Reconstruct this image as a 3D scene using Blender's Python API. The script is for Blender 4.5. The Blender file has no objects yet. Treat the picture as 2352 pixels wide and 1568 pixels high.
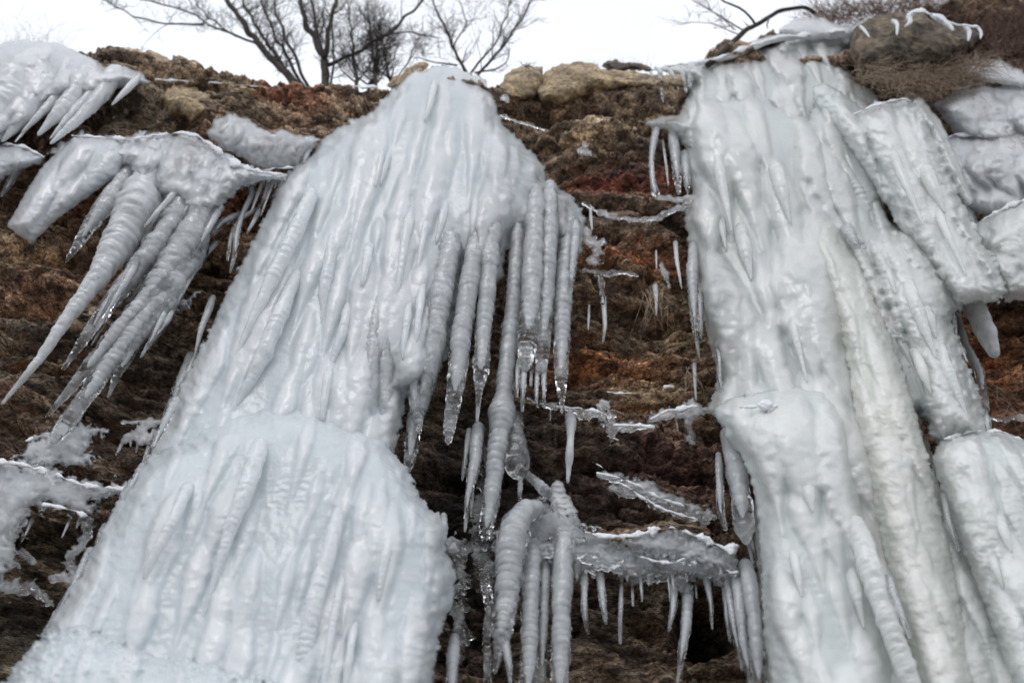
import bpy, math, random
import numpy as np
from mathutils import Matrix, Vector

random.seed(7)
RS = np.random.RandomState(11)
SC = bpy.context.scene
COL = SC.collection

# ------------------------------------------------------------------ camera
F = 1960.0            # focal length in units of a 2352-wide frame
CX, CY = 1176.0, 784.0
CAM = np.array([0.0, 0.0, 1.6])
TILT = math.radians(42.0)
ROLL = math.radians(3.1)
R = (Matrix.Rotation(math.pi / 2 + TILT, 3, 'X') @ Matrix.Rotation(ROLL, 3, 'Z'))
RM = np.array(R)
cam_d = bpy.data.cameras.new('camera')
cam = bpy.data.objects.new('camera', cam_d)
COL.objects.link(cam)
cam.matrix_world = Matrix.Translation(Vector(CAM)) @ R.to_4x4()
cam_d.lens = 30.0
cam_d.sensor_width = 36.0
cam_d.clip_start = 0.05
cam_d.clip_end = 2000
cam_d.dof.use_dof = True
cam_d.dof.focus_distance = 4.75
cam_d.dof.aperture_fstop = 1.0
SC.camera = cam
vp = RM.T @ np.array([0, 0, 1.0])
VPU, VPV = CX + F * vp[0] / -vp[2], CY - F * vp[1] / -vp[2]


def W(u, v, Y):
    """point of the vertical plane y = Y seen at frame position (u, v)"""
    u, v, Y = np.broadcast_arrays(np.asarray(u, float), np.asarray(v, float), np.asarray(Y, float))
    d = np.stack([(u - CX) / F, -(v - CY) / F, -np.ones_like(u)], -1) @ RM.T
    t = (Y - CAM[1]) / d[..., 1]
    return CAM + d * t[..., None]


def PROJ(P):
    q = (np.asarray(P, float) - CAM) @ RM
    return CX + F * q[..., 0] / -q[..., 2], CY - F * q[..., 1] / -q[..., 2]


def SCALE(u, v, Y):
    """metres per frame unit at that place"""
    P = W(u, v, Y)
    q = (P - CAM) @ RM
    return -q[..., 2] / F


# ------------------------------------------------------------------ noise
_P = RS.permutation(256)
_P = np.concatenate([_P, _P, _P])
_G = RS.normal(size=(256, 3))
_G /= np.linalg.norm(_G, axis=1)[:, None]


def pn(x, y, z=0.0):
    x, y, z = np.broadcast_arrays(np.asarray(x, float), np.asarray(y, float), np.asarray(z, float))
    xi, yi, zi = np.floor(x).astype(int), np.floor(y).astype(int), np.floor(z).astype(int)
    xf, yf, zf = x - xi, y - yi, z - zi
    xi &= 255; yi &= 255; zi &= 255
    f = lambda t: t * t * t * (t * (t * 6 - 15) + 10)
    a, b, c = f(xf), f(yf), f(zf)

    def g(i, j, k):
        h = _P[_P[_P[xi + i] + yi + j] + zi + k]
        G = _G[h]
        return G[..., 0] * (xf - i) + G[..., 1] * (yf - j) + G[..., 2] * (zf - k)
    L = lambda p, q, t: p + (q - p) * t
    return L(L(L(g(0, 0, 0), g(1, 0, 0), a), L(g(0, 1, 0), g(1, 1, 0), a), b),
             L(L(g(0, 0, 1), g(1, 0, 1), a), L(g(0, 1, 1), g(1, 1, 1), a), b), c) * 1.5


def fbm(x, y, z=0.0, o=4, g=0.5):
    s, a, k = 0, 1.0, 1.0
    for i in range(o):
        s = s + a * pn(x * k + 17.3 * i, y * k + 5.1 * i, z * k + 3.7 * i)
        a *= g; k *= 2.03
    return s


def cells(x, y, seed):
    """cell value, tilt and distance to the nearest cell edge"""
    xi, yi = np.floor(x).astype(int), np.floor(y).astype(int)
    d1 = np.full(x.shape, 9.0); d2 = np.full(x.shape, 9.0); val = np.zeros(x.shape); tx = np.zeros(x.shape); ty = np.zeros(x.shape)
    for i in (-1, 0, 1):
        for j in (-1, 0, 1):
            h = _P[(_P[(xi + i + seed * 31) & 255] + yi + j) & 255]
            h2 = _P[h + 77]; h3 = _P[h + 141]
            cx, cy = xi + i + h / 255.0, yi + j + h2 / 255.0
            d = np.hypot(x - cx, y - cy)
            c = d < d1
            d2 = np.where(c, d1, np.minimum(d2, d)); d1 = np.where(c, d, d1)
            val = np.where(c, h3 / 255.0, val)
            tx = np.where(c, (x - cx) * (h / 255.0 - 0.5), tx); ty = np.where(c, (y - cy) * (h2 / 255.0 - 0.3), ty)
    return val, tx + ty, d2 - d1


def sstep(a, b, x):
    t = np.clip((x - a) / (b - a), 0, 1)
    return t * t * (3 - 2 * t)


# ------------------------------------------------------------------ materials
def new_mat(name):
    m = bpy.data.materials.new(name)
    m.use_nodes = True
    nt = m.node_tree
    nt.nodes.clear()
    return m, nt, nt.nodes, nt.links


def ice_mat(name, col, deep, sss=0.5, trans=0.3, rough=0.22, bump=0.2, warm=(0.52, 0.47, 0.42)):
    """milky ice mixed with clear ice by the vertex attribute 'clear'"""
    m, nt, N, L = new_mat(name)
    out = N.new('ShaderNodeOutputMaterial')
    tc = N.new('ShaderNodeTexCoord')
    n1 = N.new('ShaderNodeTexNoise'); n1.inputs['Scale'].default_value = 5.0; n1.inputs['Detail'].default_value = 2
    n1.inputs['Distortion'].default_value = 0.6
    mp = N.new('ShaderNodeMapping'); mp.inputs['Scale'].default_value = (1, 1, 0.55)
    L.new(tc.outputs['Object'], mp.inputs[0]); L.new(mp.outputs[0], n1.inputs['Vector'])
    r1 = N.new('ShaderNodeValToRGB')
    r1.color_ramp.elements[0].position = 0.32; r1.color_ramp.elements[0].color = (*deep, 1)
    r1.color_ramp.elements[1].position = 0.62; r1.color_ramp.elements[1].color = (*col, 1)
    L.new(n1.outputs['Fac'], r1.inputs[0])
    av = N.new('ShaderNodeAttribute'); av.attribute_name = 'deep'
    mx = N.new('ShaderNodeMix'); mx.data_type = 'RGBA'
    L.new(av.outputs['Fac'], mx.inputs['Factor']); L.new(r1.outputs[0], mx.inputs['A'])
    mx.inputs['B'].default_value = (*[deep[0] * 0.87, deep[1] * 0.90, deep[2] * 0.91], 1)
    # bump: fine scallops and bubbles
    n2 = N.new('ShaderNodeTexNoise'); n2.inputs['Scale'].default_value = 38; n2.inputs['Detail'].default_value = 2
    L.new(tc.outputs['Object'], n2.inputs['Vector'])
    bp = N.new('ShaderNodeBump'); bp.inputs['Strength'].default_value = bump; bp.inputs['Distance'].default_value = 0.02
    L.new(n2.outputs['Fac'], bp.inputs['Height'])
    p = N.new('ShaderNodeBsdfPrincipled')
    L.new(mx.outputs['Result'], p.inputs['Base Color'])
    p.inputs['Roughness'].default_value = rough
    p.inputs['Coat Weight'].default_value = 0.5; p.inputs['Coat Roughness'].default_value = 0.08; p.inputs['Coat IOR'].default_value = 1.4
    L.new(bp.outputs[0], p.inputs['Coat Normal'])
    p.inputs['IOR'].default_value = 1.31
    p.inputs['Subsurface Weight'].default_value = sss
    p.inputs['Subsurface Radius'].default_value = (0.88, 0.95, 1.0)
    p.inputs['Subsurface Scale'].default_value = 0.13
    L.new(bp.outputs[0], p.inputs['Normal'])
    q = N.new('ShaderNodeBsdfPrincipled')
    q.inputs['Base Color'].default_value = (0.96, 0.975, 0.98, 1)
    q.inputs['Roughness'].default_value = 0.07
    q.inputs['IOR'].default_value = 1.31
    q.inputs['Transmission Weight'].default_value = 1.0
    L.new(bp.outputs[0], q.inputs['Normal'])
    ac = N.new('ShaderNodeAttribute'); ac.attribute_name = 'clear'
    nv = N.new('ShaderNodeTexNoise'); nv.inputs['Scale'].default_value = 9; nv.inputs['Detail'].default_value = 1
    L.new(tc.outputs['Object'], nv.inputs['Vector'])
    mr = N.new('ShaderNodeMapRange'); mr.inputs['From Min'].default_value = 0.35; mr.inputs['From Max'].default_value = 0.65
    mr.inputs['To Min'].default_value = 0.75; mr.inputs['To Max'].default_value = 1.2
    L.new(nv.outputs['Fac'], mr.inputs['Value'])
    mu = N.new('ShaderNodeMath'); mu.operation = 'MULTIPLY'; mu.use_clamp = True
    L.new(ac.outputs['Fac'], mu.inputs[0]); L.new(mr.outputs[0], mu.inputs[1])
    ms = N.new('ShaderNodeMixShader')
    tl = N.new('ShaderNodeBsdfTranslucent')
    L.new(mx.outputs['Result'], tl.inputs['Color']); L.new(bp.outputs[0], tl.inputs['Normal'])
    mt = N.new('ShaderNodeMixShader'); mt.inputs[0].default_value = trans
    L.new(p.outputs[0], mt.inputs[1]); L.new(tl.outputs[0], mt.inputs[2])
    L.new(mu.outputs[0], ms.inputs[0]); L.new(mt.outputs[0], ms.inputs[1]); L.new(q.outputs[0], ms.inputs[2])
    L.new(ms.outputs[0], out.inputs['Surface'])
    return m


ICE_B = ice_mat('blue_white_ice', (0.89, 0.905, 0.925), (0.84, 0.87, 0.885))
ICE_G = ice_mat('greenish_white_ice', (0.90, 0.91, 0.895), (0.85, 0.87, 0.85))
ICE_Y = ice_mat('yellowish_ice', (0.90, 0.90, 0.86), (0.85, 0.85, 0.79))
ICE_T = ice_mat('pale_icicle_ice', (0.90, 0.915, 0.93), (0.85, 0.875, 0.89), sss=0.0, rough=0.2)
ICE_TG = ice_mat('greenish_icicle_ice', (0.90, 0.91, 0.895), (0.85, 0.87, 0.85), sss=0.0, rough=0.2)
ICE_W = ice_mat('grey_white_ice', (0.88, 0.89, 0.905), (0.78, 0.79, 0.81))
ICE_C = ice_mat('clear_ice', (0.90, 0.91, 0.925), (0.80, 0.815, 0.83), sss=0.0, rough=0.12, bump=0.2)


def snow_mat():
    m, nt, N, L = new_mat('snow')
    out = N.new('ShaderNodeOutputMaterial')
    p = N.new('ShaderNodeBsdfPrincipled')
    tc = N.new('ShaderNodeTexCoord')
    n = N.new('ShaderNodeTexNoise'); n.inputs['Scale'].default_value = 60; n.inputs['Detail'].default_value = 6
    L.new(tc.outputs['Object'], n.inputs['Vector'])
    r = N.new('ShaderNodeValToRGB')
    r.color_ramp.elements[0].position = 0.3; r.color_ramp.elements[0].color = (0.55, 0.55, 0.57, 1)
    r.color_ramp.elements[1].position = 0.5; r.color_ramp.elements[1].color = (0.78, 0.79, 0.81, 1)
    L.new(n.outputs['Fac'], r.inputs[0]); L.new(r.outputs[0], p.inputs['Base Color'])
    b = N.new('ShaderNodeBump'); b.inputs['Strength'].default_value = 0.7; b.inputs['Distance'].default_value = 0.015
    L.new(n.outputs['Fac'], b.inputs['Height']); L.new(b.outputs[0], p.inputs['Normal'])
    p.inputs['Roughness'].default_value = 0.85
    L.new(p.outputs[0], out.inputs['Surface'])
    return m


SNOW = snow_mat()


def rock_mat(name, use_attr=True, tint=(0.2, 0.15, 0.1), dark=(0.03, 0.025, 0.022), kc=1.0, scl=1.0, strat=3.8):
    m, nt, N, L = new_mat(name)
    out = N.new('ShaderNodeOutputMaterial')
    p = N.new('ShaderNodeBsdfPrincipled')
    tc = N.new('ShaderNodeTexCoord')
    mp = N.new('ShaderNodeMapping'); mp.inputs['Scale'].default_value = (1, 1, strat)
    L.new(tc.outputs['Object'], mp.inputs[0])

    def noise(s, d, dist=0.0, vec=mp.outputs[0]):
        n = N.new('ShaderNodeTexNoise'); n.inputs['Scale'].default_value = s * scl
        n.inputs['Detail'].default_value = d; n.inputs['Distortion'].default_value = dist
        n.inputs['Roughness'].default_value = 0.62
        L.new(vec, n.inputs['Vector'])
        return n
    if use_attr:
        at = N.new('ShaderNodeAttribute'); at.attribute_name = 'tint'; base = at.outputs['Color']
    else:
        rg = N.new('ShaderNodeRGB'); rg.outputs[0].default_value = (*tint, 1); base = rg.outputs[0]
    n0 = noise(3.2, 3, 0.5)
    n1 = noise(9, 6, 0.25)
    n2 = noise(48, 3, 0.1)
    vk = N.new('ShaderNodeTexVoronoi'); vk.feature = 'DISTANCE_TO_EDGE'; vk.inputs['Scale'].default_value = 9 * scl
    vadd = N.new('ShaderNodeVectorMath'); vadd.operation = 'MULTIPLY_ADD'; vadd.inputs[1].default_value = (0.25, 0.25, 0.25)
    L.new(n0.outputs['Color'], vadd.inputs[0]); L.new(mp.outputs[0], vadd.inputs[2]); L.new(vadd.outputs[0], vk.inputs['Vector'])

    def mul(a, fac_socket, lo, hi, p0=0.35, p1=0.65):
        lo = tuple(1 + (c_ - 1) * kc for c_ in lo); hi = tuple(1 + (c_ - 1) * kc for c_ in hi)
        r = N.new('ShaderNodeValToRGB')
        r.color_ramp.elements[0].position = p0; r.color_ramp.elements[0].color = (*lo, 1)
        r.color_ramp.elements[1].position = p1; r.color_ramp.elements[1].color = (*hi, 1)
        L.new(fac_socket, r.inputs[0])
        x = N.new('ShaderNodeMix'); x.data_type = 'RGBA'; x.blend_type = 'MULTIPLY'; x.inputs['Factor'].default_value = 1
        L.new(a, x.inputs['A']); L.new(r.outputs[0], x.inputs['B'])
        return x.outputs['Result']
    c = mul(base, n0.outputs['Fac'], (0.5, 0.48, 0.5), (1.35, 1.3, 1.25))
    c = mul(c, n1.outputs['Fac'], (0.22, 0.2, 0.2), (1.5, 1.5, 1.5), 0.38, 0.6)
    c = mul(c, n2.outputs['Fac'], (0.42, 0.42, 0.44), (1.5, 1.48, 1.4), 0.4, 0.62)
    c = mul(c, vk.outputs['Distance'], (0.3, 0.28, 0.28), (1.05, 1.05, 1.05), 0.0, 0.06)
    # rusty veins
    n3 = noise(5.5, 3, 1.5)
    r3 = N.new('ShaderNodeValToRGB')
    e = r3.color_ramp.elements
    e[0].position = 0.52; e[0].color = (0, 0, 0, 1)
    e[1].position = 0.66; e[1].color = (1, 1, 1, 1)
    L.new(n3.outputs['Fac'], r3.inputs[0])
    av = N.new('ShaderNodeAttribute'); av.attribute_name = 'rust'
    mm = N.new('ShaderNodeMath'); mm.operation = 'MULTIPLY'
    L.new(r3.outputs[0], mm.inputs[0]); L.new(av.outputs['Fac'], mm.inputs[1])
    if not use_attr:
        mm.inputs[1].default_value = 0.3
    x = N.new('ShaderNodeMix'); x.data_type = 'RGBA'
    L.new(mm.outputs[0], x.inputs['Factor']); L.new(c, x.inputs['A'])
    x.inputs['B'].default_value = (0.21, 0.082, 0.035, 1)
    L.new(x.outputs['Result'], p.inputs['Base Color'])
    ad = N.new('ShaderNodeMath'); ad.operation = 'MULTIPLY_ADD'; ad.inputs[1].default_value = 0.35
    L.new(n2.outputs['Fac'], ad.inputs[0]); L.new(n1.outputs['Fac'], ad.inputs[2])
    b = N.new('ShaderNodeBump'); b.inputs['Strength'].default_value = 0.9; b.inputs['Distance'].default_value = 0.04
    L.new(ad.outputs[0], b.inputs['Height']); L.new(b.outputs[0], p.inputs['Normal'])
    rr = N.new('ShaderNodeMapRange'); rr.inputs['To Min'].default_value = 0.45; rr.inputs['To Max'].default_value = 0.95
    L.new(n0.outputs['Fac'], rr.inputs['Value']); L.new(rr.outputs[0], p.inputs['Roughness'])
    p.inputs['Specular IOR Level'].default_value = 0.35
    L.new(p.outputs[0], out.inputs['Surface'])
    return m


ROCK = rock_mat('cliff_rock')
ROCK_T = rock_mat('tan_boulder_rock', False, (0.40, 0.31, 0.19), strat=1.2, scl=0.7, kc=0.6)
ROCK_G = rock_mat('green_brown_boulder_rock', False, (0.125, 0.10, 0.07), strat=1.0, scl=0.35, kc=0.7)


def plain_mat(name, c0, c1, rough=0.9, scale=20):
    m, nt, N, L = new_mat(name)
    out = N.new('ShaderNodeOutputMaterial')
    p = N.new('ShaderNodeBsdfPrincipled')
    tc = N.new('ShaderNodeTexCoord')
    n = N.new('ShaderNodeTexNoise'); n.inputs['Scale'].default_value = scale; n.inputs['Detail'].default_value = 5
    L.new(tc.outputs['Object'], n.inputs['Vector'])
    r = N.new('ShaderNodeValToRGB')
    r.color_ramp.elements[0].position = 0.35; r.color_ramp.elements[0].color = (*c0, 1)
    r.color_ramp.elements[1].position = 0.65; r.color_ramp.elements[1].color = (*c1, 1)
    L.new(n.outputs['Fac'], r.inputs[0]); L.new(r.outputs[0], p.inputs['Base Color'])
    b = N.new('ShaderNodeBump'); b.inputs['Strength'].default_value = 0.5; b.inputs['Distance'].default_value = 0.01
    L.new(n.outputs['Fac'], b.inputs['Height']); L.new(b.outputs[0], p.inputs['Normal'])
    p.inputs['Roughness'].default_value = rough
    L.new(p.outputs[0], out.inputs['Surface'])
    return m


BARK = plain_mat('bark', (0.018, 0.014, 0.012), (0.06, 0.047, 0.036))
BARK_L = plain_mat('twig_bark', (0.10, 0.08, 0.065), (0.22, 0.17, 0.13))
GRASS = plain_mat('dry_grass', (0.17, 0.125, 0.09), (0.48, 0.37, 0.27))
REDTW = plain_mat('red_brown_twigs', (0.12, 0.07, 0.055), (0.25, 0.16, 0.125))

# ------------------------------------------------------------------ mesh helpers


def mk_mesh(name, V, Q, attrs=None, mat=None, parent=None, smooth=True):
    me = bpy.data.meshes.new(name)
    V = np.asarray(V, np.float32); Q = np.asarray(Q, np.int32)
    k = Q.shape[1]
    me.vertices.add(len(V)); me.vertices.foreach_set('co', V.ravel())
    me.loops.add(Q.size); me.loops.foreach_set('vertex_index', Q.ravel())
    me.polygons.add(len(Q))
    me.polygons.foreach_set('loop_start', np.arange(0, Q.size, k, dtype=np.int32))
    me.polygons.foreach_set('use_smooth', np.full(len(Q), smooth))
    me.update(calc_edges=True)
    for an, a in (attrs or {}).items():
        a = np.asarray(a, np.float32)
        if a.ndim == 2:
            at = me.attributes.new(an, 'FLOAT_COLOR', 'POINT')
            at.data.foreach_set('color', np.concatenate([a, np.ones((len(a), 1), np.float32)], 1).ravel())
        else:
            at = me.attributes.new(an, 'FLOAT', 'POINT')
            at.data.foreach_set('value', a)
    if mat:
        me.materials.append(mat)
    o = bpy.data.objects.new(name, me)
    COL.objects.link(o)
    if parent is not None:
        o.parent = parent
        o.matrix_parent_inverse = Matrix.Translation(parent.location).inverted()
    return o


def thing(name, label, cat, loc, group=None):
    o = bpy.data.objects.new(name, None)
    COL.objects.link(o)
    o.empty_display_size = 0.1
    o.location = Vector([float(c) for c in loc])
    o['label'] = label; o['category'] = cat
    if group:
        o['group'] = group
    return o


def tag(o, label, cat, group=None):
    o['label'] = label; o['category'] = cat
    if group:
        o['group'] = group
    return o


def seg_d(U, V, a, b):
    """distance to a segment and parameter"""
    dx, dy = b[0] - a[0], b[1] - a[1]
    t = np.clip(((U - a[0]) * dx + (V - a[1]) * dy) / (dx * dx + dy * dy + 1e-9), 0, 1)
    return np.hypot(U - a[0] - t * dx, V - a[1] - t * dy), t


def poly_sd(U, V, pts):
    d = np.full(U.shape, 1e9); ins = np.zeros(U.shape, bool)
    n = len(pts)
    for i in range(n):
        a, b = pts[i], pts[(i + 1) % n]
        dd, _ = seg_d(U, V, a, b)
        d = np.minimum(d, dd)
        c = ((a[1] > V) != (b[1] > V)) & (U < (b[0] - a[0]) * (V - a[1]) / (b[1] - a[1] + 1e-12) + a[0])
        ins ^= c
    return np.where(ins, d, -d)


def vdir(u, v):
    """direction of 'down' in the frame at (u, v)"""
    d = np.array([u - VPU, v - VPV]); return d / np.linalg.norm(d)


class Body:
    """closed relief of ice: polygons and tapered ridges, facing the valley"""

    def __init__(s, name, items, Yt, mat, parent=None, step=3.0, ribs=0, rib_r=(12, 34), rib_len=(90, 420), cols=0.0,
                 lump=1.0, edge=6.0, capw=0.3, ribn=1.0, ring=1.0, clear=0.1, clear_edge=0.5, blobs=(), back=0.25, seed=0, maxh=None, hs=1.0, smooth=1):
        rs = np.random.RandomState(seed + 5)
        allp = []
        for it in items:
            for q in it[1]:
                r = q[2] if it[0] == 'cap' else 0
                allp += [(q[0] - r, q[1] - r), (q[0] + r, q[1] + r)]
        allp = np.array(allp)
        lo, hi = allp.min(0) - 14, allp.max(0) + 14
        us = np.arange(lo[0], hi[0], step); vs = np.arange(lo[1], hi[1], step)
        U, V = np.meshgrid(us, vs)
        s.us, s.vs = us, vs
        if callable(Yt):
            Yb = Yt(U, V)
        else:
            (v0, y0), (v1, y1) = Yt
            Yb = y0 + (y1 - y0) * np.clip((V - v0) / (v1 - v0), -0.3, 1.3)
        A = (U - VPU) / (V - VPV)             # constant on world verticals
        M = SCALE(U, V, Yb)
        so = seed * 13.7
        # outline wobble
        wob = edge * (0.8 * pn(U / 30, V / 22, so) + 0.7 * pn(U / 12, V / 9, so + 4)) + 0.7 * edge * np.abs(pn(U / 7, V / 5.5, so))
        sd = np.full(U.shape, -1e9); H = np.zeros(U.shape)
        for it in items:
            if it[0] == 'poly':
                _, pts, h, w = it
                d = poly_sd(U, V, pts) + wob
                sd = np.maximum(sd, d)
                t = np.clip(d / w, 0, 1)
                H = np.maximum(H, (h if h < 0.15 else 0.09 + 0.45 * (h - 0.09)) * np.sqrt(np.clip(1 - (1 - t) ** 2, 0, 1)))
            else:
                pts = it[1] if len(it[1]) < 3 or name in ('snow_cap', 'snow_patch', 'snow_rim') else [tuple(q_) for q_ in resample(it[1], 9)[0]]
                lift = it[2] if len(it) > 2 else 0.0
                for a, b in zip(pts[:-1], pts[1:]):
                    dd, t = seg_d(U, V, a, b)
                    r = a[2] + (b[2] - a[2]) * t
                    r = r * (1 + 0.10 * pn(U / 18, V / 14, so + 9)) + wob * capw * np.clip(r / 16, 0.1, 1)
                    d = r - dd
                    sd = np.maximum(sd, d)
                    q = np.sqrt(np.clip(r * r - dd * dd, 0, None)) * M
                    H = np.maximum(H, np.where(d > 0, q + lift * sstep(0, 0.6, d / np.maximum(r, 1)), 0))
        # columns: rounded vertical pillars with sharp grooves
        inside = sstep(0, 40, sd)
        if cols:
            wp = 0.02 * pn(A * 9, V / 260, so + 2)
            c1 = np.abs(pn((A + wp) * 15, V / 600, so + 1)); c2 = np.abs(pn((A + wp) * 41, V / 380, so + 3))
            c3 = np.abs(pn((A + wp) * 90, V / 120, so + 6))
            sq = lambda c, e: np.sqrt(np.sqrt(c * c + e * e))
            H = H + cols * inside * (0.07 * sq(c1, .2) + 0.014 * sq(c2, .2) + 0.006 * sq(c3, .12))
        # fused icicles on the face
        deep = np.zeros(U.shape)
        if ribs:
            idx = np.argwhere(sd > 14)
            R_ = np.zeros(U.shape)
            for k in range(ribs):
                j, i = idx[rs.randint(len(idx))]
                u0, v0 = us[i], vs[j]
                big = rs.rand() ** 2
                r0 = rib_r[0] + (rib_r[1] - rib_r[0]) * big
                ln = rib_len[0] + (rib_len[1] - rib_len[0]) * (0.4 * rs.rand() + 0.6 * big)
                dv = vdir(u0, v0)
                p0 = np.array([u0, v0]) - dv * ln * 0.35
                p1 = np.array([u0, v0]) + dv * ln * 0.65
                p1[0] += rs.normal() * 5
                x0, x1 = min(p0[0], p1[0]) - r0 * 1.4, max(p0[0], p1[0]) + r0 * 1.4
                i0, i1 = np.searchsorted(us, [x0, x1]); j0, j1 = np.searchsorted(vs, [p0[1] - r0, p1[1] + r0])
                if i1 - i0 < 2 or j1 - j0 < 2:
                    continue
                sl = (slice(j0, j1), slice(i0, i1))
                dd, t = seg_d(U[sl], V[sl], p0, p1)
                prof = np.minimum(1, t / 0.3) ** 0.5 * (1 - sstep(0.25, 1.0, t) * 0.85)
                rr = r0 * prof * (1 + ribn * 0.26 * pn(U[sl] / 24, V[sl] / 20, so + k * 0.37)
                                  + ribn * 0.10 * pn(U[sl] / 8, V[sl] / 6, so + k))
                q = np.sqrt(np.clip(rr * rr - dd * dd, 0, None)) * M[sl]
                lift = 0.22 * r0 * M[sl] * sstep(0, 0.3, (rr - dd) / r0) * sstep(0, 0.3, t)
                R_[sl] = np.maximum(R_[sl], np.where(rr > dd, q * 0.62 + lift, 0))
            H = H + R_ * sstep(2, 26, sd)
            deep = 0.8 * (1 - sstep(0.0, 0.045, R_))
        # lumps, scallops and rings
        rg = np.sin(V / 14.0 * 2 * math.pi / 1.0 + 5.0 * pn(U / 45, V / 60, so + 8) + 2.5 * pn(U / 14, V / 20, so))
        am = sstep(-0.1, 0.5, pn(U / 120, V / 150, so + 12))
        H = H + np.where(sd > 0, 1, 0) * sstep(0, 12, sd) * (
            lump * 0.75 * (0.022 * fbm(A * 26, V / 170, so + 20, 2) - 0.010 * np.abs(pn(U / 30, V / 26, so + 14))
                    - 0.008 * np.abs(pn(U / 12, V / 9, so + 15)))
            + ring * 0.0021 * rg * (0.25 + am))
        if maxh:
            H = np.minimum(H, maxh)
        H = np.maximum(H, 0) * hs
        for _ in range(smooth):
          H[1:-1, 1:-1] = (2.0 * H[1:-1, 1:-1] + H[:-2, 1:-1] + H[2:, 1:-1] + H[1:-1, :-2] + H[1:-1, 2:]) / 6
        gv, gu = np.gradient(sd, step)
        gn = gu ** 2 + gv ** 2 + 1e-6
        outm = sd <= 0
        mv = np.clip(-sd / np.maximum(gn, 0.25), 0, step * 1.5)
        U2 = np.where(outm, U + gu * mv, U); V2 = np.where(outm, V + gv * mv, V)
        H = np.where(outm, 0, H)
        ny, nx = U.shape
        ins = ~outm
        quad = ins[:-1, :-1] | ins[1:, :-1] | ins[:-1, 1:] | ins[1:, 1:]
        ids = np.arange(ny * nx).reshape(ny, nx)
        q = np.stack([ids[:-1, :-1][quad], ids[1:, :-1][quad], ids[1:, 1:][quad], ids[:-1, 1:][quad]], 1)
        Pf = W(U2, V2, Yb - H).reshape(-1, 3)
        Pb = W(U2, V2, Yb + np.minimum(H * back, 0.06) + np.where(ins, 0.004, 0)).reshape(-1, 3)
        bi = np.where(ins.ravel(), np.arange(ny * nx) + ny * nx, np.arange(ny * nx))
        Q = np.concatenate([q, bi[q][:, ::-1]])
        cl = clear + clear_edge * (1 - sstep(0.0, 0.055, H)) + 0.12 * pn(U / 60, V / 60, so + 30)
        for (bu, bv, su, sv, val) in blobs:
            g = np.exp(-((U - bu) / su) ** 2 - ((V - bv) / sv) ** 2)
            cl = cl + val * g * (1 + 0.5 * pn(U / 30, V / 40, so + 31))
        cl = np.clip(cl, 0, 0.95).ravel()
        deep = deep.ravel()
        P = np.concatenate([Pf, Pb]); cl = np.concatenate([cl, cl]); deep = np.concatenate([deep, deep])
        used = np.unique(Q); remap = np.full(len(P), -1); remap[used] = np.arange(len(used))
        s.obj = mk_mesh(name, P[used], remap[Q], {'clear': cl[used], 'deep': deep[used]}, mat, parent)
        s.Ys = Yb - H

    def y(s, u, v):
        i = int(np.clip(np.searchsorted(s.us, u), 0, len(s.us) - 1)); j = int(np.clip(np.searchsorted(s.vs, v), 0, len(s.vs) - 1))
        return float(s.Ys[j, i])


def resample(pts, step):
    pts = np.asarray(pts, float)
    d = np.hypot(*(np.diff(pts[:, :2], axis=0).T))
    t = np.concatenate([[0], np.cumsum(d)])
    n = max(4, int(t[-1] / step))
    s = np.linspace(0, t[-1], n)
    out = np.stack([np.interp(s, t, pts[:, k]) for k in range(pts.shape[1])], 1)
    # soften kinks
    for _ in range(int(min(12, 26 / step))):
        out[1:-1, 0] = (out[:-2, 0] + 2 * out[1:-1, 0] + out[2:, 0]) / 4
        out[1:-1, 1] = (out[:-2, 1] + 2 * out[1:-1, 1] + out[2:, 1]) / 4
        out[1:-1, 2] = (out[:-2, 2] + 2 * out[1:-1, 2] + out[2:, 2]) / 4
    return out, s


def tube(P, r, seg, lumpf=None):
    """tube of world points P (n,3), radii r (n,) or (n,seg)"""
    n = len(P)
    T = np.gradient(P, axis=0); T /= np.linalg.norm(T, axis=1)[:, None] + 1e-9
    up = np.array([0.0, 1.0, 0.02])
    A = np.cross(T, up); A /= np.linalg.norm(A, axis=1)[:, None] + 1e-9
    B = np.cross(T, A)
    th = np.linspace(0, 2 * math.pi, seg, endpoint=False)
    r = np.asarray(r, float)
    if r.ndim == 1:
        r = np.repeat(r[:, None], seg, 1)
    V = P[:, None, :] + r[..., None] * (np.cos(th)[None, :, None] * A[:, None, :] + np.sin(th)[None, :, None] * B[:, None, :])
    V = V.reshape(-1, 3)
    i = np.arange(n - 1)[:, None] * seg; j = np.arange(seg)[None, :]; j2 = (j + 1) % seg
    Q = np.stack([(i + j).ravel(), (i + j2).ravel(), (i + seg + j2).ravel(), (i + seg + j).ravel()], 1)
    # caps as degenerate-free fans of quads around a centre vertex pair
    c0, c1 = len(V), len(V) + 1
    V = np.concatenate([V, P[:1], P[-1:]])
    a = np.arange(0, seg, 2)
    cap0 = np.stack([np.full(len(a), c0), (a + 2) % seg, (a + 1) % seg, a], 1)
    b = (n - 1) * seg
    cap1 = np.stack([np.full(len(a), c1), b + a, b + (a + 1) % seg, b + (a + 2) % seg], 1)
    return V, np.concatenate([Q, cap0, cap1])


_ic = [0]


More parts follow.
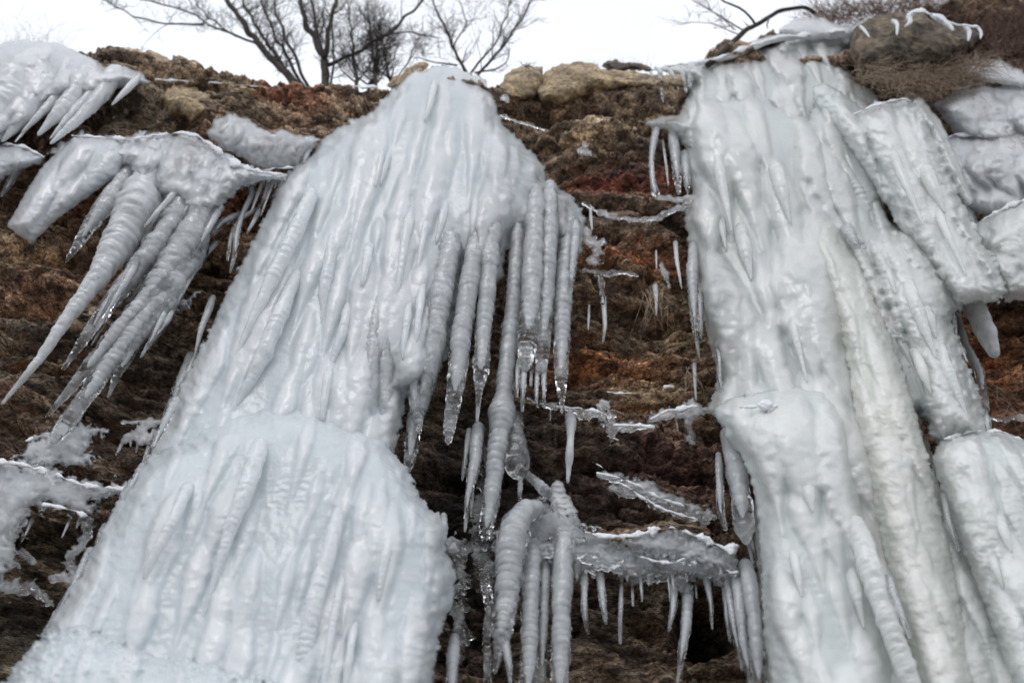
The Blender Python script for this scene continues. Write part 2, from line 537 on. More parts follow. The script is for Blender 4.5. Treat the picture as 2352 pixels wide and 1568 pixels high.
def icicle(pts, Y, parent=None, mat=None, clear=0.45, rip=0.12, lam=14.0, name='icicle', body=None, lump=0.16, tipclear=0.35, blunt=False, label=None, cat=None, group=None, root=True, up=0.0):
    """icicle through (u, v, r) points on the vertical plane Y, ringed surface, drop at its tip"""
    _ic[0] += 1
    k = _ic[0] * 3.17
    if body is not None:
        ys = [body.y(q[0], q[1]) for q in pts[:max(2, (len(pts) + 1) // 2 + 1)]]
        m = SCALE(pts[0][0], pts[0][1], ys[0])
        Y = min(ys) - 0.25 * max(q[2] for q in pts) * float(m)
    if up:
        dv = vdir(pts[0][0], pts[0][1])
        pts = [(pts[0][0] - dv[0] * up, pts[0][1] - dv[1] * up, pts[0][2] * 0.8)] + list(pts)
    C, s = resample(pts, 2.2)
    u, v, r = C.T
    Yc = Y + (0.16 * np.exp(-s / max(18.0, 0.16 * s[-1])) if root else 0.0)
    P = W(u, v, Yc)
    M = SCALE(u, v, Y)
    seg = 12 if r.max() < 7 else (18 if r.max() < 20 else 28)
    th = np.linspace(0, 2 * math.pi, seg, endpoint=False)
    lamv = lam * (1 + 0.45 * pn(s / 50, k + 40)) * (0.7 + 0.3 * np.clip(r / 14, 0.3, 1.6))
    ph = np.cumsum(np.gradient(s) / lamv) * math.pi
    ph = ph[:, None] + 0.35 * pn(np.cos(th)[None] * 1.2 + k, np.sin(th)[None] * 1.2, s[:, None] / 40)
    ring = np.abs(np.sin(ph)) ** 0.8 - 0.55
    amp = (3.0 if (mat or ICE_C) is ICE_C else 2.0) * rip * (0.45 + 1.5 * np.clip(pn(s / 45, k), -0.3, 0.6))[:, None] * np.clip(16 / (r[:, None] + 8), 0.35, 1.2)
    nz = lump * (pn(np.cos(th)[None] * 1.1 + k, np.sin(th)[None] * 1.1 + s[:, None] / 26, s[:, None] / 34)
                 + 0.55 * pn(np.cos(th)[None] * 2.4 + k, np.sin(th)[None] * 2.4 + s[:, None] / 11, s[:, None] / 10 + 7))
    wid = 1 + 0.13 * pn(s / 38, k + 2)[:, None]
    rr = r[:, None] * wid * (1 + amp * ring + nz)
    e = s[-1] - s
    if not blunt:
        # rounded drop at the end
        rr = rr * np.sqrt(np.clip(e / np.maximum(r[-1] * 1.6, 2.0), 0.02, 1))[:, None]
    else:
        rr = rr * np.sqrt(np.clip(e / 10, 0.05, 1))[:, None]
    rr = rr * np.sqrt(np.clip((s + 2) / (r[0] * 0.5 + 2), 0.15, 1))[:, None]
    Vt, Q = tube(P, rr * M[:, None], seg)
    tip = np.clip(1 - e / (0.35 * s[-1] + 1), 0, 1)
    if (mat or ICE_C) is ICE_C:
        clear = clear * 0.85 + 0.22
    if mat in (ICE_B, ICE_G, ICE_Y, ICE_W):
        mat = ICE_TG if mat in (ICE_G, ICE_Y) else ICE_T; clear = clear + 0.12
    clv = np.clip(clear + tipclear * tip + 0.15 * pn(s / 40, k + 9), 0, 0.95)
    clv = np.repeat(clv, seg); clv = np.concatenate([clv, clv[:1], clv[-1:]])
    if (mat or ICE_C) is ICE_C and r.max() > 6 and clear < 0.85 and len(P) > 20:
        clv = np.clip(clv + 0.38, 0, 0.93)
        kk = max(6, int(len(P) * (0.78 if not blunt else 0.97)))
        ci = slice(2, kk)
        rc_ = (r * wid[:, 0] * (0.74 + 0.15 * pn(s / 30, k + 50) + 0.13 * ring.mean(1)) * np.sqrt(np.clip((s[kk - 1] - s + 1) / 110, 0.02, 1)))[ci]
        V2, Q2 = tube(P[ci], rc_ * M[ci], 12)
        Vt = np.concatenate([Vt, V2]); Q = np.concatenate([Q, Q2 + len(clv)])
        clv = np.concatenate([clv, np.full(len(V2), 0.25 * clear)])
    o = mk_mesh(name, Vt, Q, {'clear': clv, 'deep': np.zeros(len(Vt))}, mat or ICE_C, parent)
    if label:
        tag(o, label, cat or 'icicle', group)
    return o


def strip(name, pts, Y, mat, parent=None, h=None, **kw):  # snow strips; bright rim highlights of ice edges are painted with them too
    C, s_ = resample(pts, 6)
    k = random.random() * 80
    amp_ = np.minimum(1, s_ / 20) * np.minimum(1, (s_[-1] - s_) / 20)
    C[:, 1] += 3.5 * pn(s_ / 22, k) * amp_ + 1.5 * pn(s_ / 9, k)
    C[:, 2] = np.maximum(0.15, C[:, 2] * 0.75 * (0.72 + 1.9 * pn(s_ / 24, k + 3)))
    pts = [tuple(c_) for c_ in C]
    kw.setdefault('hs', 0.7)
    return Body(name, [('cap', pts)], Y if (callable(Y) or isinstance(Y, tuple)) else ((0, Y), (1, Y)), mat, parent, step=2.5,
                lump=0.3, edge=11, capw=0.9, ring=0, clear=kw.pop('clear', 0), clear_edge=kw.pop('clear_edge', 0), **kw)


# ------------------------------------------------------------------ world and light
w = bpy.data.worlds.new('World'); SC.world = w; w.use_nodes = True
nt = w.node_tree; nt.nodes.clear()
wo = nt.nodes.new('ShaderNodeOutputWorld')
sky = nt.nodes.new('ShaderNodeTexSky'); sky.sky_type = 'NISHITA'; sky.sun_disc = False
SUN_EL, SUN_AZ = math.radians(52), math.radians(200)
sky.sun_elevation = SUN_EL; sky.sun_rotation = SUN_AZ
bg = nt.nodes.new('ShaderNodeBackground'); bg.inputs[1].default_value = 0.05
bg2 = nt.nodes.new('ShaderNodeBackground'); bg2.inputs[1].default_value = 1.06
tcw = nt.nodes.new('ShaderNodeTexCoord')
nw = nt.nodes.new('ShaderNodeTexNoise'); nw.inputs['Scale'].default_value = 1.6; nw.inputs['Detail'].default_value = 3
nt.links.new(tcw.outputs['Generated'], nw.inputs['Vector'])
rw = nt.nodes.new('ShaderNodeValToRGB')
rw.color_ramp.elements[0].position = 0.3; rw.color_ramp.elements[0].color = (0.88, 0.90, 0.93, 1)
rw.color_ramp.elements[1].position = 0.7; rw.color_ramp.elements[1].color = (1.0, 1.0, 1.01, 1)
nt.links.new(nw.outputs['Fac'], rw.inputs[0]); nt.links.new(rw.outputs[0], bg2.inputs[0])
ash = nt.nodes.new('ShaderNodeAddShader')
nt.links.new(sky.outputs[0], bg.inputs[0])
nt.links.new(bg.outputs[0], ash.inputs[0]); nt.links.new(bg2.outputs[0], ash.inputs[1])
nt.links.new(ash.outputs[0], wo.inputs[0])

sd_ = bpy.data.lights.new('sun', 'SUN'); sd_.energy = 0.8; sd_.angle = math.radians(25); sd_.color = (1, 0.98, 0.95)
so_ = bpy.data.objects.new('sun', sd_); COL.objects.link(so_)
dirv = Vector((math.sin(SUN_AZ) * math.cos(SUN_EL), math.cos(SUN_AZ) * math.cos(SUN_EL), math.sin(SUN_EL)))
so_.rotation_euler = dirv.to_track_quat('Z', 'Y').to_euler()
so_.location = (0, -5, 12)

SC.view_settings.view_transform = 'Standard'; SC.view_settings.look = 'None'; SC.view_settings.exposure = 0
SC.render.engine = 'CYCLES'
SC.cycles.use_denoising = True
SC.cycles.max_bounces = 8; SC.cycles.diffuse_bounces = 3; SC.cycles.glossy_bounces = 3; SC.cycles.transmission_bounces = 7
SC.cycles.use_adaptive_sampling = True; SC.cycles.adaptive_threshold = 0.02
SC.cycles.caustics_refractive = True; SC.cycles.caustics_reflective = False
SC.cycles.sample_clamp_indirect = 4

# ------------------------------------------------------------------ cliff
YW = 4.15
SKYL = np.array([(-900, 150), (-300, 140), (0, 150), (150, 150), (300, 165), (400, 185), (520, 198), (620, 203), (750, 205), (900, 207), (1000, 205),
                 (1130, 200), (1220, 190), (1350, 185), (1500, 172), (1600, 150), (1700, 125), (1800, 95), (1900, 70), (2000, 55),
                 (2150, 45), (2352, 30), (2700, 10), (3300, -20)], float)
top_w = W(SKYL[:, 0], SKYL[:, 1], YW)


def ztop(x):
    return np.interp(x, top_w[:, 0], top_w[:, 2])


xs = np.concatenate([np.arange(-14, -4.7, 0.25), np.arange(-4.7, 4.9, 0.0145), np.arange(4.9, 14, 0.25)])
tt = np.concatenate([np.linspace(0, 0.27, 25, endpoint=False), np.linspace(0.27, 1, 390)])
X = np.repeat(xs[None], len(tt), 0)
ZT = ztop(xs) + 0.10 * fbm(xs * 1.2, 3.3, 0, 4) + 0.05 * np.abs(pn(xs * 6, 1.7))
Z = tt[:, None] * ZT[None]
q = Z + 0.35 * pn(X * 0.35, Z * 0.4, 2.2) + 0.05 * X
lay = lambda f, z: np.abs(pn(X * 0.22 * f ** 0.5, q * f, z))
D = (0.16 * fbm(X * 0.55, Z * 0.8, 1, 3)
     + 0.16 * sstep(0.02, 0.22, lay(2.1, 5)) + 0.06 * sstep(0.0, 0.25, lay(5.2, 9))
     + 0.05 * fbm(X * 2.6, q * 6.5, 7, 3) + 0.028 * (0.6 - np.abs(fbm(X * 7, q * 17, 3, 3)))
     + 0.016 * fbm(X * 19, q * 40, 4, 3) - 0.15)
ck = np.ones(X.shape)
for f_, z_, w_ in [(3.1, 81, 0.035), (7.0, 84, 0.045), (14.0, 87, 0.06)]:
    l_ = np.abs(pn(X * 0.35 * f_ ** 0.6, (q + 0.02 * fbm(X * 5, Z * 5, z_, 2)) * f_, z_))
    g_ = (1 - sstep(0, w_, l_)) * sstep(-0.1, 0.35, pn(X * 1.3, q * 2, z_ + 1))
    D -= g_ * 0.16 / f_ ** 0.5; ck = ck * (1 - 0.65 * g_)
wx, wz = 0.35 * fbm(X * 1.5, Z * 2, 51, 3), 0.25 * fbm(X * 1.5, Z * 2, 61, 3)
CV = []
for k_, (fx, fz, am_) in enumerate([(1.2, 4.6, 0.17), (3.4, 11.0, 0.085), (9.0, 26.0, 0.035)]):
    cv, ct, ce = cells((X + wx) * fx, (q + wz * 0.4) * fz, k_)
    D += am_ * ((cv - 0.5) * sstep(0, 0.14, ce) + 0.7 * ct - 0.25 * (1 - sstep(0, 0.12, ce)))
    CV.append(cv)
U_, V_ = PROJ(np.stack([X, np.full(X.shape, YW), Z], -1))


def G(u, v, su, sv):
    return np.exp(-((U_ - u) / su) ** 2 - ((V_ - v) / sv) ** 2)


D += 0.30 * G(1330, 1290, 190, 45) + 0.10 * G(1560, 1280, 110, 40) - 0.55 * G(1650, 1420, 60, 70) - 0.25 * G(1560, 1440, 120, 60)
D += 0.12 * G(700, 230, 420, 40) + 0.12 * G(1350, 230, 260, 40) - 0.12 * G(1400, 265, 300, 22)
D += -0.22 * G(60, 730, 160, 12) - 0.18 * G(150, 890, 180, 10) - 0.2 * G(470, 900, 120, 14) + 0.15 * G(60, 1050, 250, 20)
D += -0.18 * G(1480, 940, 200, 9) + 0.08 * G(1450, 980, 180, 20) - 0.2 * G(1060, 1060, 90, 120) - 0.3 * G(1080, 1390, 70, 90)
Yr = YW - D
Yr = 3.78 + np.log1p(np.exp((Yr - 3.78) * 18)) / 18
Yr = np.clip(Yr, 3.72, 4.9)
# colours (placed where the strata are, cavity shade painted in, broken up by noise)
base = np.array([0.22, 0.165, 0.115])
T = np.ones(X.shape + (3,)) * base
wn = 45 * fbm(X * 1.3, Z * 1.6, 12, 3)


def paint(u, v, su, sv, c, a):
    global T
    g = np.exp(-np.abs((U_ + wn - u) / su) ** 3 - np.abs((V_ + 0.4 * wn - v) / sv) ** 3) * a
    T = T * (1 - g[..., None]) + np.array(c) * g[..., None]


paint(700, 240, 500, 80, (0.24, 0.185, 0.13), 0.9)
paint(680, 240, 60, 35, (0.30, 0.11, 0.055), 0.8)
paint(400, 230, 120, 45, (0.34, 0.27, 0.19), 0.8)
paint(330, 260, 170, 40, (0.17, 0.16, 0.12), 0.7)
paint(60, 250, 160, 60, (0.16, 0.09, 0.06), 0.6)
paint(250, 440, 330, 90, (0.22, 0.12, 0.06), 0.8)
paint(540, 480, 120, 110, (0.26, 0.10, 0.04), 0.75)
paint(180, 610, 330, 90, (0.25, 0.18, 0.11), 0.9)
paint(150, 700, 330, 40, (0.24, 0.11, 0.06), 0.6)
paint(200, 860, 420, 140, (0.13, 0.105, 0.075), 0.95)
paint(440, 720, 90, 70, (0.27, 0.20, 0.13), 0.8)
paint(150, 1060, 420, 90, (0.10, 0.065, 0.05), 0.9)
paint(100, 1260, 300, 150, (0.13, 0.10, 0.07), 0.9)
paint(60, 1480, 200, 100, (0.09, 0.085, 0.065), 0.9)
paint(1350, 290, 300, 70, (0.24, 0.185, 0.13), 0.9)
paint(1380, 330, 90, 30, (0.36, 0.28, 0.18), 0.7)
paint(1420, 425, 170, 42, (0.22, 0.055, 0.035), 0.95)
paint(1400, 400, 160, 12, (0.09, 0.07, 0.07), 0.7)
paint(1450, 520, 180, 60, (0.17, 0.13, 0.095), 0.9)
paint(1420, 600, 170, 40, (0.36, 0.14, 0.05), 0.95)
paint(1450, 740, 190, 90, (0.24, 0.175, 0.105), 0.9)
paint(1330, 825, 160, 20, (0.36, 0.14, 0.05), 0.85)
paint(1480, 850, 140, 26, (0.30, 0.14, 0.06), 0.7)
paint(1450, 910, 200, 40, (0.22, 0.155, 0.09), 0.9)
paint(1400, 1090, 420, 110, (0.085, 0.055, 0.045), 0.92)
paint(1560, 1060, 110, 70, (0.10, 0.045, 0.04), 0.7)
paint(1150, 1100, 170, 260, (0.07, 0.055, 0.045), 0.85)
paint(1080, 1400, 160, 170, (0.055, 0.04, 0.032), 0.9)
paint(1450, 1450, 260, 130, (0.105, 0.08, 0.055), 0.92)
paint(1640, 1430, 90, 90, (0.03, 0.02, 0.016), 0.9)  # shade of the hollow under the ledge, painted into the tint
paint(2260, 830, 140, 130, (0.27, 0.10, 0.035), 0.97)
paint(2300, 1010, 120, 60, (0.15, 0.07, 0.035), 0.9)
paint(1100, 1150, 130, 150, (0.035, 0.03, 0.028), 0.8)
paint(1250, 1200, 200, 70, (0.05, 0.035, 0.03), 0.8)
paint(2150, 180, 330, 90, (0.10, 0.06, 0.045), 0.9)
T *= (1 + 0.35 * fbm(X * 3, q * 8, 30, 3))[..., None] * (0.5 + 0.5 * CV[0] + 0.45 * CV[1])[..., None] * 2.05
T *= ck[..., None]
T = T * 0.9 + 0.1 * T.mean(-1, keepdims=True)
T = T + ((CV[1] > 0.86) * 0.10)[..., None] * np.array([1.0, 0.85, 0.6])
rust = np.clip(0.35 + 0.9 * pn(X * 0.9, q * 1.4, 40) + 0.5 * G(1400, 600, 250, 200) + 0.6 * G(300, 500, 400, 200) - 0.5 * G(1300, 1250, 500, 200), 0, 0.9)
pl = np.array([0.08, 0.3, 0.8, 2, 5, 12, 40, 120])
Yp = YW + 0.05 + pl[:, None] + 0 * X[:1]
Xp = X[:1] * (1 + pl[:, None] * 0.15)
Zp = ZT[None] + 0.04 + pl[:, None] * 0.05 + 0.08 * pn(Xp * 0.8, Yp * 0.8)
P_all = np.concatenate([np.stack([X, Yr, Z], -1), np.stack([Xp, Yp, Zp], -1)])
T_all = np.concatenate([T, np.tile(T[-1:], (len(pl), 1, 1))]); R_all = np.concatenate([rust, np.tile(rust[-1:], (len(pl), 1))])
ny, nx = P_all.shape[:2]
ids = np.arange(ny * nx).reshape(ny, nx)
Qc = np.stack([ids[:-1, :-1].ravel(), ids[:-1, 1:].ravel(), ids[1:, 1:].ravel(), ids[1:, :-1].ravel()], 1)
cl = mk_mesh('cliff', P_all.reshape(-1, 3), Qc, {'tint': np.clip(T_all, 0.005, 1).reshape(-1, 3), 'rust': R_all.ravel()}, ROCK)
cl['kind'] = 'structure'


def yrock(u, v):
    """rock depth seen at (u, v)"""
    p = W(u, v, YW)
    i = int(np.clip(np.searchsorted(xs, p[0]), 0, len(xs) - 1))
    j = int(np.clip(np.searchsorted(tt * ZT[i], p[2]), 0, len(tt) - 1))
    return float(Yr[j, i])


# valley floor in front of the cliff, out of view, kept dark to cut bounce light
g = np.linspace(-1, 1, 81)
gx, gy = np.meshgrid(np.sign(g) * np.abs(g) ** 3 * 400, np.sign(g) * np.abs(g) ** 3 * 400)
gz = 0.12 * fbm(gx * 0.3, gy * 0.3, 5, 3) * np.exp(-(gx ** 2 + gy ** 2) / 900) - 0.05
gz = np.where(gy > 4.6, -0.6, gz)
ids = np.arange(81 * 81).reshape(81, 81)
gr = mk_mesh('ground', np.stack([gx, gy, gz], -1).reshape(-1, 3),
             np.stack([ids[:-1, :-1].ravel(), ids[:-1, 1:].ravel(), ids[1:, 1:].ravel(), ids[1:, :-1].ravel()], 1), None,
             plain_mat('low_bounce_scree_snow', (0.05, 0.045, 0.04), (0.24, 0.24, 0.25), scale=1.2))
gr['kind'] = 'structure'

# ------------------------------------------------------------------ centre frozen waterfall
def yc(U, V):
    y = np.interp(V, [150, 300, 600, 1000, 1568], [4.12, 4.0, 3.86, 3.72, 3.5])
    return y + 0.0 * U


t = thing('frozen_waterfall', 'huge bluish white frozen waterfall spreading down the middle left of the cliff', 'frozen waterfall', W(700, 1400, 3.5))
UP = [(850, 264), (905, 205), (960, 165), (1015, 152), (1075, 165), (1110, 190), (1140, 240), (1158, 295), (1200, 330), (1243, 370), (1262, 420),
      (1305, 445), (1335, 480), (1345, 520), (1335, 575), (1300, 600), (1275, 560), (1230, 590), (1185, 545), (1165, 560), (1150, 640), (1110, 680), (1060, 610),
      (1048, 700), (1025, 820), (985, 900), (930, 900), (925, 960), (905, 1050), (860, 1090), (600, 1130), (300, 1130), (330, 1062), (400, 920), (470, 780), (520, 680),
      (560, 590), (600, 515), (635, 430), (660, 397), (705, 362), (740, 338), (742, 322), (785, 290)]
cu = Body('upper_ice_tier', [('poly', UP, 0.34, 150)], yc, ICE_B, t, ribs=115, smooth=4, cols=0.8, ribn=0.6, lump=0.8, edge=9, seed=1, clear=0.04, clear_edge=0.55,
          blobs=[(1270, 480, 90, 160, 0.55), (1180, 420, 80, 100, 0.2)])
CR = [(852, 262), (905, 205), (960, 165), (1015, 152), (1075, 165), (1110, 190), (1140, 240), (1150, 300), (1110, 350), (1000, 330), (900, 310)]
LO = [(430, 1010), (470, 975), (540, 948), (640, 925), (700, 935), (760, 955), (830, 985), (880, 1005), (905, 1040), (935, 1080), (958, 1130), (985, 1165),
      (1010, 1180), (1024, 1210), (1022, 1265), (1048, 1325), (1030, 1400), (1012, 1440), (1000, 1510), (985, 1730), (-140, 1740), (20, 1568), (100, 1455), (170, 1345),
      (222, 1248), (300, 1095), (340, 1055), (390, 1025)]
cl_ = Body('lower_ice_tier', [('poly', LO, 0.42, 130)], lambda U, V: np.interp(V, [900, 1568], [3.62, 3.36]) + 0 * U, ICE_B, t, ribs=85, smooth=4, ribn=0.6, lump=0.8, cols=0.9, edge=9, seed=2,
           clear=0.05, clear_edge=0.5, rib_r=(12, 38), blobs=[(1010, 1300, 50, 120, 0.3)])
cm = Body('snowy_foot_mound', [('poly', [(-120, 1700), (10, 1560), (70, 1490), (130, 1440), (190, 1432), (270, 1470), (360, 1500), (470, 1520), (600, 1560), (760, 1600), (900, 1740), (-120, 1760)], 0.5, 90)],
          lambda U, V: np.interp(V, [1400, 1568], [3.25, 3.1]) + 0 * U, ICE_B, t, ribs=30, cols=0.3, lump=2.6, edge=16, seed=3, clear=0.0, clear_edge=0.3)
for pts in ([(100, 1470, 3), (180, 1500, 7), (300, 1535, 8), (400, 1568, 9)], [(250, 1540, 5), (330, 1522, 6), (450, 1540, 7), (600, 1548, 8), (800, 1575, 9)], [(450, 1500, 3), (520, 1505, 4), (600, 1530, 4)]):
    ys = min(cm.y(p[0], p[1]) for p in pts)
for pts, kw in [
    ([(1308, 535, 20), (1296, 640, 21), (1292, 735, 19), (1289, 830, 17), (1289, 870, 15), (1290, 905, 9), (1290, 940, 4), (1290, 952, 3)], dict(Y=3.69)),
    ([(1322, 540, 12), (1314, 620, 9), (1306, 700, 4)], dict(Y=3.67)),
    ([(1228, 540, 24), (1219, 700, 25), (1212, 790, 22), (1206, 835, 17), (1204, 855, 8)], dict(Y=3.65)),
    ([(1262, 530, 20), (1255, 700, 18), (1246, 800, 17), (1244, 845, 13), (1243, 860, 6)], dict(Y=3.67)),
    ([(1191, 826, 7), (1188, 870, 6), (1186, 919, 3)], dict(Y=3.64, clear=0.7)),
    ([(1205, 832, 9), (1202, 880, 7), (1199, 948, 3)], dict(Y=3.63, clear=0.7)),
    ([(1221, 838, 6), (1219, 888, 3)], dict(Y=3.63, clear=0.7)),
    ([(1235, 840, 7), (1233, 880, 5), (1232, 930, 3)], dict(Y=3.64, clear=0.7)),
    ([(1248, 836, 7), (1250, 880, 6), (1249, 938, 3)], dict(Y=3.64, clear=0.7)),
    ([(1191, 517, 17), (1182, 663, 18), (1171, 773, 20), (1160, 865, 20), (1157, 901, 20), (1153, 949, 32), (1148, 1000, 25), (1138, 1060, 21), (1131, 1123, 19), (1122, 1184, 17), (1112, 1240, 12)], dict(Y=3.71, clear=0.5, blunt=True)),
    ([(1131, 540, 22), (1116, 700, 20), (1109, 773, 18), (1105, 846, 19), (1103, 870, 14), (1100, 905, 7), (1097, 950, 4), (1095, 972, 3)], dict(Y=3.63)),
    ([(1088, 590, 22), (1061, 755, 24), (1050, 865, 21), (1039, 938, 17), (1032, 985, 13), (1029, 1022, 6)], dict(Y=3.61)),
    ([(1030, 600, 26), (1010, 690, 30), (990, 810, 28), (972, 910, 20), (963, 960, 12), (962, 993, 6)], dict(Y=3.63, clear=0.3)),
    ([(955, 760, 14), (952, 830, 18), (950, 890, 17), (957, 950, 12), (965, 998, 4)], dict(Y=3.60, clear=0.5)),
    ([(980, 800, 14), (972, 880, 15), (960, 940, 10), (966, 980, 4)], dict(Y=3.62, clear=0.5)),
    ([(957, 920, 17), (946, 1010, 17), (938, 1085, 12)], dict(Y=3.69, clear=0.4)),
    ([(862, 740, 14), (851, 850, 20), (849, 900, 20), (852, 956, 13), (853, 1003, 4)], dict(Y=3.52, clear=0.3)),
    ([(885, 760, 14), (884, 850, 22), (880, 930, 18), (881, 985, 12), (882, 1022, 5)], dict(Y=3.55, clear=0.3)),
    ([(835, 820, 10), (828, 900, 12), (832, 960, 6), (834, 985, 3)], dict(Y=3.52, clear=0.3)),
]:
    icicle(pts, parent=t, mat=ICE_C, up=0 if pts[0][1] > 815 else (40 if pts[0][0] > 1300 else 110), **kw)
for pts in [
    [(984, 480, 9), (975, 530, 9), (962, 600, 6), (958, 627, 3)], [(945, 480, 12), (932, 540, 12), (917, 640, 7), (907, 703, 3)],
    [(972, 640, 9), (966, 690, 9), (957, 770, 7), (955, 795, 3)], [(943, 680, 9), (935, 735, 9), (926, 800, 6), (925, 827, 3)],
    [(768, 520, 13), (761, 574, 14), (750, 640, 16), (744, 673, 14), (744, 717, 6), (736, 752, 3)],
    [(806, 680, 9), (794, 728, 12), (785, 772, 12), (767, 816, 8), (761, 853, 4)],
    [(720, 440, 15), (677, 535, 18), (622, 645, 16), (571, 755, 9), (538, 828, 3)],
    [(690, 620, 14), (652, 700, 18), (608, 810, 19), (571, 883, 12), (542, 936, 4)],
    [(762, 830, 9), (752, 875, 11), (744, 925, 9), (740, 968, 4)],
    [(880, 340, 8), (872, 380, 6), (862, 430, 3)], [(896, 345, 9), (880, 400, 7), (872, 428, 3)], [(902, 345, 6), (893, 395, 3)],
    [(1096, 440, 9), (1090, 490, 11), (1086, 530, 8), (1084, 548, 4)], [(1026, 450, 11), (1015, 510, 9), (1001, 560, 3)],
    [(998, 190, 9), (990, 230, 8), (976, 280, 3)], [(700, 450, 8), (680, 500, 5), (668, 530, 2)], [(850, 560, 10), (838, 620, 9), (830, 660, 4)],
]:
    icicle(pts, 0, parent=t, mat=ICE_B, clear=0.05, tipclear=0.25, body=cu, rip=0.09)
for pts in [
    [(600, 1010, 17), (585, 1060, 22), (560, 1136, 20), (526, 1222, 15), (496, 1324, 8), (472, 1403, 5), (453, 1444, 3)],
    [(778, 1170, 13), (762, 1239, 18), (728, 1358, 20), (711, 1444, 20), (684, 1568, 18), (670, 1640, 10)],
    [(792, 1300, 7), (779, 1358, 9), (762, 1444, 9), (745, 1568, 9), (738, 1640, 5)],
    [(800, 1350, 4), (792, 1400, 5), (784, 1460, 2)], [(435, 1110, 14), (400, 1190, 14), (350, 1280, 10), (330, 1330, 4)],
    [(820, 1400, 9), (806, 1480, 10), (795, 1568, 9), (790, 1640, 5)], [(900, 1220, 14), (880, 1300, 12), (868, 1380, 5)],
]:
    icicle(pts, 0, parent=t, mat=ICE_B, clear=0.08, tipclear=0.3, body=cl_, rip=0.10)
for pts in [[(210, 1260, 10), (170, 1345, 9), (140, 1395, 8), (100, 1455, 4)], [(1005, 1380, 12), (995, 1470, 12), (985, 1568, 12), (980, 1640, 6)],
            [(1020, 1290, 9), (1012, 1340, 8), (1010, 1385, 3)], [(1018, 1180, 9), (1022, 1215, 8), (1016, 1250, 4)], [(965, 1440, 10), (955, 1520, 10), (950, 1600, 7)],
            [(330, 1065, 8), (300, 1120, 8), (285, 1150, 3)], [(405, 915, 9), (375, 980, 8), (352, 1030, 3)], [(1045, 1460, 12), (1041, 1510, 14), (1037, 1568, 14), (1032, 1640, 8)]]:
    icicle(pts, 3.42, parent=t, mat=ICE_C, clear=0.6, rip=0.14)


# ------------------------------------------------------------------ right frozen waterfall
t2 = thing('frozen_waterfall', 'tall greenish white frozen waterfall of thick fused columns on the right of the cliff', 'frozen waterfall', W(1950, 1500, 3.4))
CREST = [(1500, 160), (1560, 148), (1640, 138), (1740, 112), (1800, 85), (1880, 78), (1950, 72), (1957, 110), (1945, 150), (2000, 200), (2040, 255), (2010, 330), (1900, 380),
         (1600, 380), (1545, 300), (1480, 285), (1500, 272), (1560, 262), (1580, 215), (1592, 192), (1560, 172)]
cr = Body('ice_crest', [('poly', CREST, 0.22, 60), ('cap', [(1620, 170, 16), (1700, 150, 22), (1800, 150, 30)]), ('cap', [(1800, 110, 20), (1880, 92, 20), (1940, 95, 18)], 0.08)],
          lambda U, V: np.interp(V, [80, 380], [4.22, 4.0]) + 0 * U, ICE_G, t2, ribs=45, rib_len=(60, 200), cols=0.5, seed=11, clear=0.05, clear_edge=0.45,
          blobs=[(1530, 290, 40, 40, 0.5)])
RM_ = [(1545, 295), (1600, 218), (1700, 202), (1760, 208), (1830, 240), (1880, 285), (1912, 345), (1938, 450), (1992, 560), (2050, 700), (2092, 830), (2118, 980), (2192, 1180),
       (2262, 1340), (2310, 1560), (2360, 1740), (1790, 1740), (1755, 1568), (1742, 1400), (1735, 1240), (1728, 1100), (1680, 1000), (1625, 940), (1650, 870), (1628, 780),
       (1606, 700), (1592, 600), (1570, 500), (1592, 440), (1572, 380), (1578, 320)]
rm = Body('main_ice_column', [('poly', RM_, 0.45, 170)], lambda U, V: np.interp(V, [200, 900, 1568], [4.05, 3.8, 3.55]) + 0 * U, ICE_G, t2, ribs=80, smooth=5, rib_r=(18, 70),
          rib_len=(120, 520), cols=0.85, ribn=0.5, seed=12, clear=0.04, clear_edge=0.5, blobs=[(1640, 640, 50, 170, 0.35), (1650, 830, 40, 60, 0.4), (1700, 1150, 25, 200, 0.4)])
RS_ = [(1640, 935), (1700, 908), (1760, 900), (1830, 885), (1900, 890), (1945, 960), (1960, 1060), (1992, 1200), (2030, 1400), (2110, 1740), (1800, 1740), (1772, 1568), (1752, 1430), (1748, 1300),
       (1738, 1150), (1712, 1060), (1665, 1000)]
rsb = Body('lower_ice_tier', [('poly', RS_, 0.26, 160)], lambda U, V: np.interp(V, [880, 1568], [3.50, 3.28]) + 0 * U, ICE_G, t2, ribs=32, smooth=5, rib_r=(18, 70), rib_len=(100, 500),
           cols=0.9, ribn=0.6, seed=13, clear=0.04, clear_edge=0.45, blobs=[(1760, 1380, 30, 200, 0.35)])
YB = [(1850, 560), (1890, 640), (1930, 760), (1950, 860), (1965, 960), (1990, 1080), (2010, 1180), (2050, 1350), (2110, 1568), (2160, 1740), (2290, 1740), (2230, 1500), (2180, 1250), (2130, 1050), (2080, 870), (2030, 730), (1980, 600), (1920, 500), (1870, 480)]
yb = Body('yellowish_ice_column', [('poly', YB, 0.24, 80)], lambda U, V: np.interp(V, [480, 640, 900, 1568], [3.74, 3.6, 3.46, 3.26]) + 0 * U, ICE_Y, t2, ribs=30, rib_r=(18, 50), rib_len=(150, 500),
          cols=0.6, ribn=0.6, seed=14, clear=0.02, clear_edge=0.25)
RC = [(1985, 560), (2005, 535), (2040, 525), (2100, 535), (2150, 590), (2185, 640), (2212, 690), (2190, 735), (2200, 790), (2235, 870), (2272, 985), (2268, 1010), (2200, 1000), (2165, 1030), (2150, 1010), (2110, 935), (2085, 850), (2040, 750), (2005, 660)]
